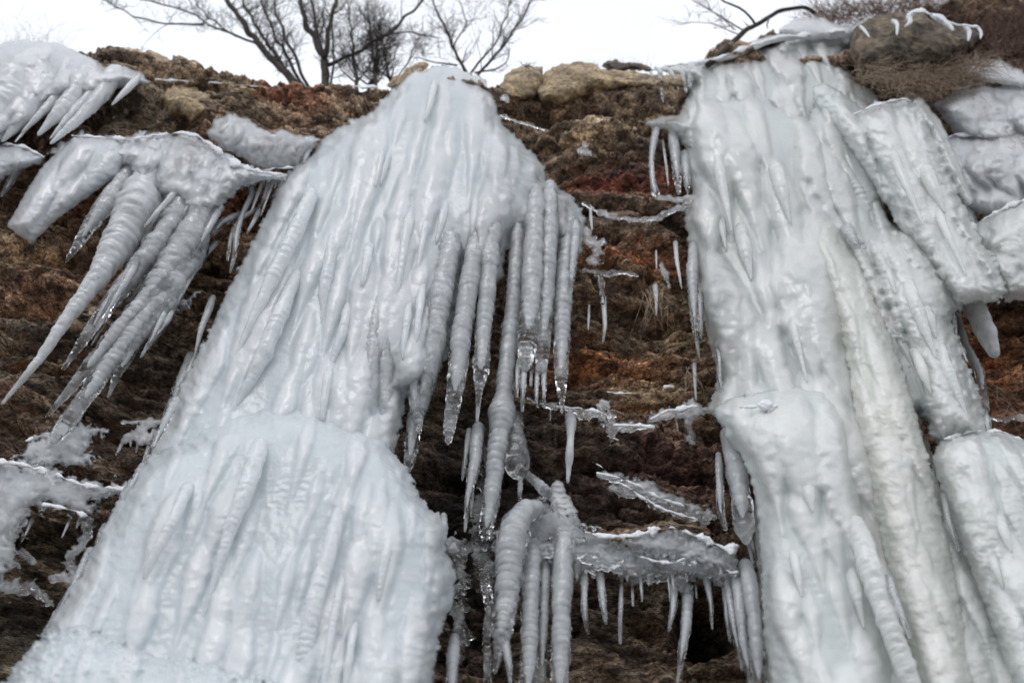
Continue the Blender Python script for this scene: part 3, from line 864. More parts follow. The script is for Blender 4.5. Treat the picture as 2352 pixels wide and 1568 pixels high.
rc = Body('side_ice_column', [('poly', RC, 0.30, 90), ('cap', [(1950, 520, 26), (1985, 600, 34), (2030, 720, 34), (2090, 860, 24), (2120, 950, 10)]), ('cap', [(2010, 470, 14), (2030, 540, 26), (2080, 620, 30)])], lambda U, V: np.interp(V, [520, 1000], [3.75, 3.58]) + 0 * U, ICE_G, t2, ribs=40, rib_r=(14, 40), cols=0.8, ribn=0.7, seed=15,
          clear=0.05, clear_edge=0.6, edge=10)
BC = [(1940, 268), (1990, 248), (2040, 232), (2085, 226), (2120, 250), (2140, 290), (2165, 360), (2215, 470), (2248, 540), (2290, 600), (2312, 668), (2290, 690), (2240, 693), (2195, 697), (2150, 640), (2090, 540), (2030, 440), (1985, 350)]
js = Body('joining_ice_sheet', [('poly', [(1880, 200), (1950, 230), (1990, 300), (2030, 430), (2025, 500), (2060, 520), (2150, 560), (2190, 640), (2190, 720), (2215, 850), (2150, 990), (2112, 950), (2125, 1030), (2160, 1110),
                                          (2220, 1270), (2290, 1420), (2370, 1560), (2420, 1740), (2150, 1740), (2000, 1200), (1900, 700), (1850, 300)], 0.18, 40)], lambda U, V: np.interp(V, [200, 1000, 1568], [3.95, 3.62, 3.40]) + 0 * U,
          ICE_G, t2, ribs=50, rib_r=(14, 40), cols=0.8, ribn=0.6, seed=19, clear=0.08, clear_edge=0.5)
t3 = thing('ice_column', 'thick white ice column hanging with a broken off end right of the tall waterfall', 'ice column', W(2080, 240, 3.9))
bc = Body('ice_body', [('poly', BC, 0.30, 75), ('cap', [(1890, 215, 24), (1940, 265, 38), (2000, 330, 44), (2060, 440, 40)]), ('cap', [(2110, 240, 16), (2150, 300, 20), (2190, 390, 18), (2225, 460, 10)]), ('cap', [(2040, 400, 30), (2080, 500, 26), (2110, 560, 12)])], lambda U, V: np.interp(V, [220, 700], [3.82, 3.62]) + 0 * U, ICE_G, t3, ribs=40, rib_r=(16, 42), rib_len=(120, 420), cols=0.8, ribn=0.6, seed=16, clear=0.02, clear_edge=0.4, edge=11)
icicle([(2100, 290, 16), (2125, 330, 18), (2150, 370, 13), (2175, 420, 9), (2196, 460, 3)], 3.9, t3, ICE_G, clear=0.15)
icicle([(2225, 680, 24), (2250, 730, 24), (2270, 775, 20), (2288, 822, 10)], 3.72, t3, ICE_W, clear=0.25, rip=0.05, blunt=True)
for pts, kw in [
    ([(1592, 560, 12), (1590, 640, 13), (1596, 740, 9), (1599, 784, 3)], dict(Y=3.7)), ([(1605, 640, 10), (1608, 710, 8), (1611, 780, 3)], dict(Y=3.7)),
    ([(1632, 600, 12), (1645, 680, 12), (1660, 750, 8), (1670, 827, 3)], dict(Y=3.58)), ([(1672, 640, 10), (1681, 710, 10), (1686, 800, 6)], dict(Y=3.55)),
    ([(1650, 780, 9), (1653, 830, 6), (1654, 870, 2)], dict(Y=3.58)), ([(1735, 860, 6), (1742, 890, 5), (1750, 925, 2)], dict(Y=3.5)),
    ([(1845, 600, 12), (1852, 660, 13), (1868, 730, 10), (1877, 770, 5)], dict(Y=3.46, clear=0.15)),
    ([(1672, 985, 18), (1683, 1040, 21), (1697, 1110, 24), (1708, 1190, 24), (1714, 1250, 21)], dict(Y=3.48, rip=0.06, lam=24)),
    ([(1712, 1290, 16), (1722, 1340, 18), (1734, 1440, 18), (1745, 1568, 16), (1750, 1640, 8)], dict(Y=3.46, rip=0.06, lam=22)),
    ([(1688, 1310, 12), (1695, 1360, 13), (1708, 1480, 12), (1726, 1568, 8), (1730, 1600, 4)], dict(Y=3.50, rip=0.06)),
    ([(1668, 1320, 8), (1676, 1380, 8), (1690, 1461, 8), (1705, 1541, 3)], dict(Y=3.54)), ([(1650, 1040, 7), (1652, 1080, 9), (1655, 1170, 9), (1668, 1220, 4)], dict(Y=3.6, clear=0.7)),
    ([(1960, 1190, 22), (1985, 1260, 26), (2018, 1370, 24), (2060, 1480, 24), (2100, 1590, 22), (2120, 1650, 14)], dict(Y=3.08, clear=0.08, lam=22)),
    ([(2040, 1320, 8), (2052, 1363, 8), (2077, 1425, 6), (2092, 1469, 3)], dict(Y=3.02)),
    ([(1899, 315, 9), (1925, 370, 13), (1950, 410, 14), (1975, 450, 12), (2000, 495, 8), (2013, 540, 3)], dict(Y=3.70, clear=0.15)),
    ([(1515, 158, 6), (1517, 190, 6), (1523, 237, 2)], dict(Y=4.0)), ([(1532, 154, 6), (1550, 180, 5), (1559, 210, 2)], dict(Y=4.0)), ([(1495, 165, 4), (1500, 190, 2)], dict(Y=4.0)),
    ([(1566, 148, 6), (1570, 180, 6), (1577, 216, 3)], dict(Y=4.0)), ([(1586, 148, 9), (1585, 175, 8), (1583, 205, 4)], dict(Y=3.98)),
    ([(1545, 300, 12), (1550, 345, 13), (1556, 400, 10), (1559, 448, 4)], dict(Y=3.92)), ([(1510, 290, 10), (1500, 330, 8), (1496, 370, 6), (1500, 420, 7), (1508, 452, 12)], dict(Y=3.94, blunt=True)),
    ([(1522, 320, 3), (1530, 380, 3), (1536, 430, 1.5)], dict(Y=3.94)), ([(1572, 350, 12), (1577, 400, 10), (1580, 447, 3)], dict(Y=3.86)),
    ([(2180, 700, 8), (2192, 740, 6), (2195, 770, 3)], dict(Y=3.6)), ([(2258, 940, 10), (2268, 975, 9), (2270, 1005, 5)], dict(Y=3.5)),
    ([(2155, 990, 9), (2160, 1020, 7), (2165, 1040, 4)], dict(Y=3.5)), ([(2165, 1130, 7), (2180, 1200, 8), (2205, 1270, 4)], dict(Y=3.3, clear=0.7)),
    ([(1940, 520, 12), (1965, 560, 13), (1990, 570, 8)], dict(Y=3.5, clear=0.7, lump=0.3)),
]:
    icicle(pts, parent=t2, mat=ICE_C if kw.get('clear', 0.45) > 0.2 else ICE_G, **kw)

# ------------------------------------------------------------------ far right masses
t4 = thing('ice_bulge', 'pale grey stepped ice bulges at the upper right edge below the dry grass', 'ice bulge', W(2300, 300, 4.0))
FR1 = [(2140, 240), (2175, 222), (2205, 205), (2260, 190), (2352, 178), (2560, 160), (2560, 330), (2352, 340), (2250, 330), (2200, 330), (2180, 290)]
FR2 = [(2150, 340), (2160, 322), (2200, 308), (2260, 312), (2352, 300), (2560, 280), (2560, 500), (2352, 490), (2280, 500), (2225, 480), (2190, 430), (2165, 380)]
FR3 = [(2225, 530), (2260, 500), (2300, 478), (2352, 455), (2560, 400), (2560, 690), (2352, 688), (2310, 693), (2280, 640), (2250, 590)]
b4 = Body('upper_bulge', [('poly', FR1, 0.25, 60)], lambda U, V: 4.1 + 0 * U, ICE_W, t4, ribs=20, rib_r=(20, 50), rib_len=(80, 200), cols=0.4, seed=21, clear=0.05, clear_edge=0.4)
b5 = Body('middle_bulge', [('poly', FR2, 0.30, 70)], lambda U, V: 4.02 + 0 * U, ICE_W, t4, ribs=25, rib_r=(20, 50), rib_len=(80, 220), cols=0.3, seed=22, clear=0.08, clear_edge=0.5)
b6 = Body('lower_bulge', [('poly', FR3, 0.34, 70)], lambda U, V: 3.92 + 0 * U, ICE_G, t4, ribs=25, rib_r=(20, 50), rib_len=(80, 220), cols=0.5, seed=23, clear=0.05, clear_edge=0.4)
t5 = thing('ice_column', 'broad rounded white ice column filling the lower right corner', 'ice column', W(2350, 1560, 3.2))
LR = [(2140, 1045), (2160, 1012), (2215, 985), (2290, 985), (2352, 1010), (2450, 1050), (2620, 1080), (2620, 1760), (2360, 1760), (2320, 1600), (2295, 1500), (2262, 1400), (2215, 1270), (2172, 1160)]
b7 = Body('ice_body', [('poly', LR, 0.42, 110)], lambda U, V: np.interp(V, [980, 1568], [3.55, 3.32]) + 0 * U, ICE_G, t5, ribs=70, rib_r=(16, 55), cols=0.9, ribn=0.6, seed=24, clear=0.03, clear_edge=0.45)
icicle([(2196, 700, 7), (2200, 730, 8), (2215, 790, 10), (2250, 850, 11), (2258, 900, 9), (2266, 955, 8)], 3.85, None, ICE_C, clear=0.6, rip=0.04,
       label='thin wavy grey ice strand running down the rusty rock at the right', cat='icicle')

# ------------------------------------------------------------------ upper left ice
t6 = thing('ice_curtain', 'white ice curtain with slanting icicles in the upper left corner against the sky', 'ice curtain', W(120, 110, 3.9))
UL = [(-200, 115), (-60, 108), (0, 100), (50, 92), (90, 96), (135, 100), (175, 118), (210, 132), (240, 150), (285, 148), (320, 165), (342, 190), (315, 196), (290, 200), (262, 205), (225, 222), (190, 235), (150, 240), (110, 245), (60, 300), (-30, 330), (-200, 360)]
b8 = Body('ice_body', [('poly', UL, 0.2, 60)], lambda U, V: np.interp(V, [90, 330], [3.95, 3.85]) + 0 * U, ICE_W, t6, ribs=50, rib_r=(10, 30), rib_len=(60, 200), cols=0.6, seed=31, clear=0.0, clear_edge=0.2, edge=4)
for pts in [[(105, 200, 36), (75, 240, 26), (40, 285, 14), (3, 326, 3)], [(200, 175, 28), (165, 225, 19), (120, 275, 13), (86, 312, 3)], [(262, 175, 22), (215, 240, 16), (160, 292, 9), (115, 331, 3)],
            [(312, 185, 9), (285, 212, 7), (256, 242, 2)], [(235, 190, 14), (190, 235, 9), (140, 290, 3)], [(150, 200, 16), (110, 245, 10), (50, 305, 3)], [(40, 200, 55), (-10, 270, 45), (-80, 340, 30)]]:
    icicle(pts, 3.74, t6, ICE_W, clear=0.05, tipclear=0.2, rip=0.05, lump=0.2, up=15)

# ------------------------------------------------------------------ left ledge with big icicles
t7 = thing('ice_ledge', 'snow rimmed grey ice ledge hung with long slanting icicles on the left', 'ice ledge', W(400, 340, 3.85))
LB = [(110, 352), (150, 325), (190, 310), (290, 318), (380, 306), (440, 308), (480, 330), (540, 370), (600, 393), (658, 398), (655, 412), (590, 418), (545, 430), (520, 465), (490, 500), (440, 500), (400, 470), (350, 450),
      (310, 420), (285, 390), (200, 370)]
b9 = Body('ice_body', [('poly', LB, 0.14, 60)], lambda U, V: 3.86 + 0 * U, ICE_W, t7, ribs=70, rib_r=(9, 26), rib_len=(60, 200), cols=0.7, edge=12, seed=32, clear=0.12, clear_edge=0.5, blobs=[(440, 360, 60, 50, 0.35), (470, 480, 80, 80, 0.2)])
SL = [(170, 314), (262, 318), (302, 350), (272, 402), (205, 450), (135, 500), (72, 560), (15, 520), (60, 440), (100, 380), (135, 348)]
b10 = Body('broken_icicle', [('poly', SL, 0.16, 45)], lambda U, V: 3.76 + 0 * U, ICE_W, t7, ribs=12, rib_r=(12, 26), cols=0.2, lump=0.6, seed=33, clear=0.0, clear_edge=0.1, edge=3)
for pts, c in [
    ([(310, 360, 12), (300, 385, 15), (250, 460, 21), (205, 520, 15), (170, 573, 7), (150, 602, 3)], 0.3),
    ([(360, 370, 30), (345, 410, 40), (310, 490, 46), (260, 580, 32), (220, 645, 22), (160, 722, 16), (90, 825, 10), (4, 928, 3)], 0.1),
    ([(260, 580, 16), (225, 630, 14), (190, 668, 9), (150, 710, 3)], 0.2),
    ([(430, 450, 26), (390, 530, 32), (325, 605, 24), (245, 705, 17), (185, 790, 11), (143, 850, 3)], 0.55),
    ([(470, 480, 30), (430, 560, 38), (350, 680, 28), (270, 765, 20), (210, 832, 15), (165, 890, 11), (105, 958, 3)], 0.35),
    ([(440, 590, 30), (395, 655, 32), (310, 765, 24), (240, 850, 20), (190, 920, 18), (150, 975, 18), (118, 1022, 12)], 0.3),
    ([(400, 670, 18), (385, 700, 22), (320, 772, 17), (275, 850, 11), (247, 914, 3)], 0.4),
    ([(375, 725, 9), (350, 775, 6), (322, 822, 2)], 0.6), ([(385, 735, 8), (360, 770, 6), (338, 805, 2)], 0.6),
    ([(435, 400, 8), (395, 452, 9), (330, 522, 3)], 0.15), ([(478, 408, 10), (440, 466, 7), (415, 500, 2)], 0.15), ([(470, 475, 8), (440, 520, 9), (395, 585, 3)], 0.3),
]:
    icicle(pts, 3.70 - 0.04 * random.random(), t7, ICE_C if c > 0.25 else ICE_W, clear=c, rip=0.08, lump=0.2, up=max(0, min(60, (pts[0][1] - 372) * 1.1)) if pts[0][0] < 470 else max(0, min(60, (pts[0][1] - 420) * 1.0)))
for pts in [[(575, 415, 9), (578, 450, 7), (556, 492, 6), (545, 530, 8), (538, 590, 5), (528, 628, 2)], [(620, 412, 6), (612, 440, 5), (600, 472, 3)], [(600, 470, 6), (585, 505, 5), (566, 538, 2)],
            [(555, 490, 7), (510, 510, 9), (480, 545, 7)], [(500, 555, 7), (460, 598, 6), (430, 660, 2)], [(590, 480, 6), (555, 500, 6), (530, 540, 5), (522, 600, 3)]]:
    icicle(pts, 3.86, t7, ICE_C, clear=0.55, rip=0.04, lump=0.25)
strip('snow_cap', [(165, 311, 3), (230, 315, 4), (290, 319, 5), (340, 314, 3), (400, 305, 4), (450, 309, 6), (500, 345, 8), (550, 380, 9), (600, 396, 6), (655, 400, 4)], 3.73, SNOW, t7, seed=40)
t8 = thing('ice_sheet', 'grey ice sheet on the rock ledge left of the central waterfall shoulder', 'ice sheet', W(600, 330, 3.9))
Body('ice_body', [('poly', [(475, 305), (490, 275), (540, 260), (590, 288), (625, 305), (650, 300), (735, 320), (705, 345), (690, 372), (650, 390), (590, 385), (540, 355), (500, 335)], 0.12, 40)],
     lambda U, V: 3.92 + 0 * U, ICE_W, t8, ribs=12, rib_r=(10, 22), rib_len=(30, 90), cols=0.3, seed=34, clear=0.2, clear_edge=0.5, blobs=[(640, 350, 60, 30, 0.5)])
strip('snow_cap', [(500, 300, 2), (540, 306, 4), (600, 312, 4), (660, 318, 5), (730, 322, 3)], 3.86, SNOW, t8, seed=41)
strip('snow_cap', [(600, 392, 3), (640, 386, 4), (690, 384, 3)], 3.84, SNOW, t8, seed=42)
icicle([(700, 345, 7), (690, 362, 6), (680, 380, 3)], 3.88, t8, ICE_W, clear=0.2)
icicle([(722, 330, 6), (705, 352, 6), (696, 375, 3)], 3.88, t8, ICE_W, clear=0.2)
t9 = thing('ice_ledge', 'small snow topped ice ledge cut by the left edge above the rusty rock', 'ice ledge', W(30, 350, 3.9))
Body('ice_body', [('poly', [(-160, 345), (-60, 340), (0, 332), (40, 330), (75, 343), (102, 358), (95, 372), (60, 385), (30, 400), (-60, 440), (-160, 450)], 0.14, 35)], lambda U, V: 3.86 + 0 * U, ICE_W, t9,
     ribs=8, rib_r=(10, 24), rib_len=(40, 90), seed=35, clear=0.15, clear_edge=0.5)
strip('snow_cap', [(-60, 334, 4), (0, 331, 5), (40, 332, 4), (80, 348, 5), (100, 360, 3)], 3.78, SNOW, t9, seed=43)
for pts in [[(48, 380, 10), (25, 415, 8), (2, 452, 3)], [(15, 380, 12), (-5, 410, 10), (-25, 440, 4)]]:
    icicle(pts, 3.84, t9, ICE_C, clear=0.4)

# ------------------------------------------------------------------ lower left ice films
t10 = thing('ice_sheet', 'grimy snow dusted ice sheet over the rock in the lower left corner', 'ice sheet', W(100, 1200, 3.8))
Body('ice_body', [('poly', [(-160, 1040), (0, 1055), (60, 1063), (120, 1085), (200, 1112), (300, 1118), (292, 1134), (250, 1138), (205, 1150), (215, 1178), (203, 1190), (150, 1165), (105, 1155), (70, 1165), (50, 1220), (30, 1290), (0, 1340), (-160, 1400)], 0.10, 36),
                  ('cap', [(195, 1180, 12), (205, 1215, 11), (190, 1250, 12), (150, 1290, 8), (170, 1310, 16)]), ('cap', [(-40, 1300, 30), (20, 1350, 14), (70, 1350, 12), (110, 1380, 10)]),
                  ('cap', [(50, 1270, 8), (75, 1290, 6)]), ('cap', [(120, 1330, 7), (150, 1320, 10)])],
     lambda U, V: 3.74 + 0 * U, ICE_W, t10, ribs=14, rib_r=(10, 26), rib_len=(30, 90), lump=1.6, seed=36, clear=0.4, clear_edge=0.4, edge=26, capw=0.9, hs=0.6, blobs=[(60, 1120, 60, 30, -0.3), (60, 1230, 50, 60, 0.4)])
strip('snow_cap', [(-60, 1052, 7), (0, 1060, 8), (60, 1068, 6), (130, 1092, 6), (200, 1116, 5), (300, 1124, 5)], 3.66, SNOW, t10, seed=44)
strip('snow_cap', [(100, 1158, 5), (150, 1166, 7), (200, 1184, 8)], 3.66, SNOW, t10, seed=45)
t11 = thing('ice_splash', 'lumpy grey ice splash on a rock ledge under the longest left icicle', 'ice splash', W(150, 1030, 3.85))
Body('ice_body', [('poly', [(35, 1048), (90, 1010), (125, 990), (140, 965), (165, 972), (205, 975), (245, 985), (205, 1008), (195, 1038), (235, 1052), (190, 1064), (100, 1072)], 0.08, 25)], lambda U, V: 3.80 + 0 * U, ICE_W, t11,
     ribs=6, rib_r=(8, 18), rib_len=(20, 50), seed=37, clear=0.35, clear_edge=0.5, edge=20, hs=0.7)
t12 = thing('ice_splash', 'small frosted ice splash with stub icicles beside the central waterfall flank', 'ice splash', W(330, 990, 3.85))
Body('ice_body', [('cap', [(285, 1012, 6), (310, 990, 10), (345, 972, 9), (372, 966, 5)]), ('cap', [(320, 1008, 10), (365, 1000, 10)]), ('cap', [(280, 968, 3), (310, 970, 5), (350, 962, 4)])], lambda U, V: 3.80 + 0 * U, ICE_W, t12,
     seed=38, clear=0.3, clear_edge=0.4, edge=16, capw=1.0)
for pts in [[(283, 1010, 5), (275, 1030, 4), (265, 1046, 2)], [(318, 1012, 5), (315, 1030, 3), (312, 1040, 2)], [(300, 1012, 4), (300, 1026, 2)]]:
    icicle(pts, 3.78, t12, ICE_C, clear=0.4)
icicle([(490, 680, 7), (478, 715, 9), (462, 755, 6), (446, 822, 2)], 3.85, None, ICE_W, clear=0.3, label='short pale icicle alone on the tan rock left of the central waterfall', cat='icicle')
icicle([(440, 812, 12), (432, 845, 15), (412, 890, 14), (395, 940, 13), (385, 985, 8)], 3.88, None, ICE_C, clear=0.7, label='dull grey translucent ice strand hugging rock at the central waterfall flank', cat='icicle', rip=0.06)
Body('frozen_drip', [('poly', [(300, 690), (350, 668), (400, 670), (450, 680), (430, 700), (390, 715), (370, 745), (340, 735)], 0.07, 22), ('cap', [(410, 610, 16), (430, 640, 14), (400, 668, 10)])], lambda U, V: 3.86 + 0 * U, ICE_C, None,
     seed=39, clear=0.5, clear_edge=0.4, edge=22, capw=0.8)
tag(bpy.data.objects['frozen_drip'], 'smoky clear ice patch on rock behind the long left icicles', 'ice patch')

for (ua, va), (ub, vb), n_, ln_, par, Y in [((300, 400), (520, 470), 16, 170, t7, 3.70), ((20, 230), (270, 190), 9, 110, t6, 3.74), ((330, 520), (450, 600), 7, 200, t7, 3.72)]:
    for k in range(n_):
        f_ = random.random(); u, v = ua + (ub - ua) * f_ + random.gauss(0, 8), va + (vb - va) * f_ + random.gauss(0, 10)
        l = ln_ * (0.35 + 1.1 * random.random()); dv = vdir(u, v); dv = dv + np.array([-0.12, 0]); r_ = 5 + 7 * random.random()
        icicle([(u, v, r_), (u + dv[0] * l * 0.5, v + dv[1] * l * 0.5, r_ * 0.75), (u + dv[0] * l, v + dv[1] * l, 1.8)], Y + random.gauss(0, 0.03), par, ICE_C if par is t7 else ICE_W, clear=0.3 if par is t7 else 0.05, rip=0.09)

for bdy, par, spots in [(bc, t3, [(2040, 330), (2120, 380), (2150, 480)]),
                        (rc, t2, [(2030, 600), (2080, 640), (2120, 700), (2150, 780), (2100, 800), (2180, 860)]),
                        (rm, t2, [(1640, 330), (1780, 380), (1700, 520), (1810, 700), (1650, 480)]),
                        (b7, t5, [(2290, 1180), (2270, 1260)]), (rsb, t2, [(1850, 1100), (1820, 1260), (1950, 1300)])]:
    for (u, v) in spots:
        l = 60 + 150 * random.random(); dv = vdir(u, v); r_ = 8 + 11 * random.random()
        icicle([(u, v, r_), (u + dv[0] * l * 0.5, v + dv[1] * l * 0.5, r_ * 0.8), (u + dv[0] * l, v + dv[1] * l, 2)], 0, par, ICE_G, clear=0.05, body=bdy, rip=0.07, tipclear=0.2)
# fringes on open edges
for bdy, par, (ua, va), (ub, vb), n_, ln_, Y in [(None, t, (700, 380), (480, 760), 12, 60, 3.86), (None, t, (460, 800), (330, 1040), 9, 60, 3.74), (None, t, (300, 1100), (120, 1430), 12, 70, 3.5),
                                                 (None, t2, (1575, 340), (1600, 760), 14, 70, 3.86), (None, t2, (1640, 820), (1740, 1300), 12, 80, 3.62), (None, t3, (2150, 360), (2290, 640), 9, 60, 3.74), (None, t2, (2190, 740), (2262, 980), 7, 60, 3.6), (None, t2, (2005, 640), (2110, 940), 7, 60, 3.62)]:
    for k in range(n_):
        f_ = random.random(); u, v = ua + (ub - ua) * f_ + random.gauss(0, 5), va + (vb - va) * f_
        l = ln_ * (0.3 + 0.9 * random.random()); dv = vdir(u, v); r_ = 4 + 5 * random.random()
        icicle([(u, v, r_), (u + dv[0] * l * 0.5, v + dv[1] * l * 0.5, r_ * 0.8), (u + dv[0] * l, v + dv[1] * l, 1.8)], Y, par, ICE_C, clear=0.4, rip=0.1)

# ------------------------------------------------------------------ middle rock band: ledge group below the central icicles
t20 = thing('ice_ledge', 'dark rock lip glazed with ringed grey ice columns at the bottom centre', 'ice ledge', W(1300, 1280, 3.75))
Body('ice_body', [('cap', [(1210, 1262, 20), (1260, 1258, 24), (1300, 1262, 28), (1370, 1270, 26), (1430, 1285, 24), (1480, 1300, 18), (1500, 1305, 10)])], lambda U, V: 3.62 + 0 * U, ICE_C, t20, seed=50, clear=0.65, clear_edge=0.35, edge=15, capw=1.0, hs=0.8, ribs=6, rib_r=(8, 16), rib_len=(20, 60))
Body('ice_cone', [('cap', [(1281, 1118, 14), (1284, 1140, 22), (1292, 1168, 29), (1303, 1206, 34), (1306, 1240, 30)])], lambda U, V: 3.80 + 0 * U, ICE_W, t20, step=2.5, seed=150, clear=0.2, clear_edge=0.5, edge=8, capw=0.6, ring=3.0, hs=1.2)
Body('ice_glaze', [('poly', [(1180, 1190), (1250, 1150), (1330, 1200), (1420, 1245), (1500, 1262), (1560, 1275), (1700, 1300), (1700, 1340), (1600, 1330), (1500, 1340), (1400, 1318), (1300, 1322), (1210, 1330), (1150, 1300), (1130, 1240)], 0.10, 30)],
     lambda U, V: 3.72 + 0 * U, ICE_C, t20, step=2.5, seed=151, clear=0.72, clear_edge=0.4, edge=22, hs=0.7, ribs=25, rib_r=(8, 20), rib_len=(20, 70))
for pts, kw in [
    ([(1240, 1160, 18), (1210, 1172, 28), (1185, 1205, 32), (1172, 1256, 34), (1167, 1328, 29), (1160, 1400, 27), (1152, 1450, 22), (1143, 1500, 9), (1136, 1548, 4)], dict(Y=3.46, clear=0.4, lump=0.26, rip=0.16)),
    ([(1150, 1440, 16), (1162, 1490, 12), (1170, 1530, 7), (1172, 1570, 3)], dict(Y=3.44, clear=0.6)),
    ([(1228, 1245, 20), (1221, 1328, 20), (1217, 1454, 20), (1213, 1600, 20), (1212, 1680, 12)], dict(Y=3.50)),
    ([(1253, 1285, 11), (1249, 1400, 12), (1246, 1500, 11), (1243, 1600, 8)], dict(Y=3.54, clear=0.55)),
    ([(1296, 1235, 27), (1292, 1328, 23), (1289, 1454, 22), (1285, 1600, 20), (1284, 1680, 12)], dict(Y=3.50)),
    ([(1342, 1315, 9), (1342, 1400, 8), (1351, 1456, 4)], dict(Y=3.6, clear=0.7)), ([(1378, 1318, 10), (1386, 1395, 8), (1392, 1434, 4)], dict(Y=3.6, clear=0.7)),
    ([(1428, 1330, 5), (1424, 1436, 5), (1425, 1481, 4)], dict(Y=3.62, clear=0.6)), ([(1452, 1345, 4), (1454, 1393, 3)], dict(Y=3.62, clear=0.7)),
    ([(1125, 1290, 9), (1115, 1330, 11), (1125, 1400, 10), (1118, 1470, 9), (1120, 1560, 8), (1118, 1640, 5)], dict(Y=3.62, clear=0.8, lump=0.4)),
]:
    kw.setdefault('mat', ICE_C); kw.setdefault('rip', 0.14); kw.setdefault('clear', 0.45)
    icicle(pts, parent=t20, **kw)
t21 = thing('ice_ledge', 'snow crusted ice shelf with dangling clear icicles left of the tall right waterfall', 'ice ledge', W(1600, 1290, 3.75))
Body('ice_body', [('poly', [(1425, 1245), (1480, 1222), (1550, 1212), (1612, 1232), (1690, 1268), (1700, 1320), (1650, 1318), (1600, 1300), (1550, 1285), (1490, 1275)], 0.14, 26),
                  ('cap', [(1490, 1320, 8), (1530, 1308, 14), (1560, 1318, 18), (1578, 1350, 14)]), ('cap', [(1550, 1290, 14), (1610, 1298, 20), (1660, 1325, 20), (1700, 1335, 14)])],
     lambda U, V: 3.66 + 0 * U, ICE_C, t21, seed=51, clear=0.68, clear_edge=0.35, edge=14, capw=0.9, ribs=8, rib_r=(8, 18), rib_len=(20, 60))
strip('snow_cap', [(1345, 1222, 4), (1400, 1232, 7), (1457, 1230, 7), (1510, 1216, 7), (1550, 1212, 8), (1600, 1230, 10), (1640, 1248, 9), (1680, 1262, 9)], 3.54, SNOW, t21, seed=52)
strip('snow_cap', [(1470, 1278, 3), (1510, 1288, 4), (1545, 1294, 5), (1572, 1280, 4), (1630, 1282, 5), (1655, 1302, 4), (1680, 1316, 5), (1695, 1312, 5)], 3.53, SNOW, t21, seed=53)
for pts, c in [([(1547, 1335, 9), (1547, 1393, 9), (1535, 1452, 2)], 0.6), ([(1578, 1340, 15), (1580, 1375, 13), (1576, 1436, 12), (1565, 1508, 8), (1556, 1570, 3)], 0.5), ([(1620, 1310, 11), (1632, 1382, 6), (1636, 1445, 2)], 0.6),
               ([(1664, 1325, 9), (1669, 1411, 7), (1677, 1477, 3)], 0.6), ([(1598, 1335, 3), (1600, 1375, 2)], 0.7)]:
    icicle(pts, 3.6, t21, ICE_C, clear=c, rip=0.1)
t22 = thing('ice_sheet', 'thin snow dusted ice ripples sloping across dark rock above the snow crusted shelf', 'ice sheet', W(1500, 1140, 3.8))
Body('ice_body', [('cap', [(1375, 1088, 5), (1430, 1100, 12), (1490, 1130, 18), (1550, 1160, 20), (1620, 1185, 14)]), ('cap', [(1400, 1118, 8), (1450, 1125, 12)])], lambda U, V: 3.84 + 0 * U, ICE_C, t22, seed=55, clear=0.5, clear_edge=0.4, edge=18, capw=1.1, hs=0.6, ribs=5, rib_r=(6, 12), rib_len=(20, 40))
strip('snow_cap', [(1372, 1085, 2), (1410, 1092, 4), (1460, 1112, 5), (1510, 1140, 5), (1580, 1165, 4)], 3.76, SNOW, t22, seed=56)
strip('snow_cap', [(1400, 1106, 3), (1430, 1110, 4), (1480, 1145, 4), (1530, 1172, 5), (1600, 1192, 4)], 3.76, SNOW, t22, seed=57)
t23 = thing('ice_ledge', 'narrow snowy ledge crossing the rock under the central icicles with one stalk icicle', 'ice ledge', W(1350, 950, 3.85))
Body('ice_body', [('cap', [(1215, 915, 3), (1260, 932, 7), (1310, 940, 9), (1370, 950, 9), (1400, 962, 13), (1415, 980, 9), (1460, 980, 7), (1510, 978, 5)]), ('cap', [(1385, 935, 12), (1400, 960, 10), (1412, 1000, 8), (1400, 1020, 5)])],
     lambda U, V: 3.83 + 0 * U, ICE_C, t23, seed=58, clear=0.5, clear_edge=0.4, edge=18, capw=1.2, hs=0.7)
strip('snow_cap', [(1240, 926, 2), (1290, 934, 4), (1350, 940, 4), (1395, 952, 3)], 3.76, SNOW, t23, seed=59)
strip('snow_cap', [(1410, 976, 4), (1450, 976, 6), (1500, 980, 6)], 3.76, SNOW, t23, seed=60)
icicle([(1310, 950, 14), (1312, 975, 12), (1311, 1000, 8), (1308, 1050, 9), (1304, 1110, 3)], 3.74, t23, ICE_W, clear=0.3, rip=0.05)
t24 = thing('ice_ledge', 'short snowy ledge touching the left foot of the tall right waterfall', 'ice ledge', W(1560, 950, 3.85))
Body('ice_body', [('cap', [(1492, 965, 5), (1520, 948, 10), (1560, 942, 12), (1610, 938, 14), (1640, 945, 12)]), ('cap', [(1590, 950, 10), (1580, 990, 8), (1590, 1020, 6)])], lambda U, V: 3.83 + 0 * U, ICE_W, t24, seed=61, clear=0.35, clear_edge=0.4, edge=18, capw=1.2, hs=0.7)
strip('snow_cap', [(1495, 962, 3), (1525, 943, 6), (1560, 938, 5), (1605, 932, 5)], 3.74, SNOW, t24, seed=62)
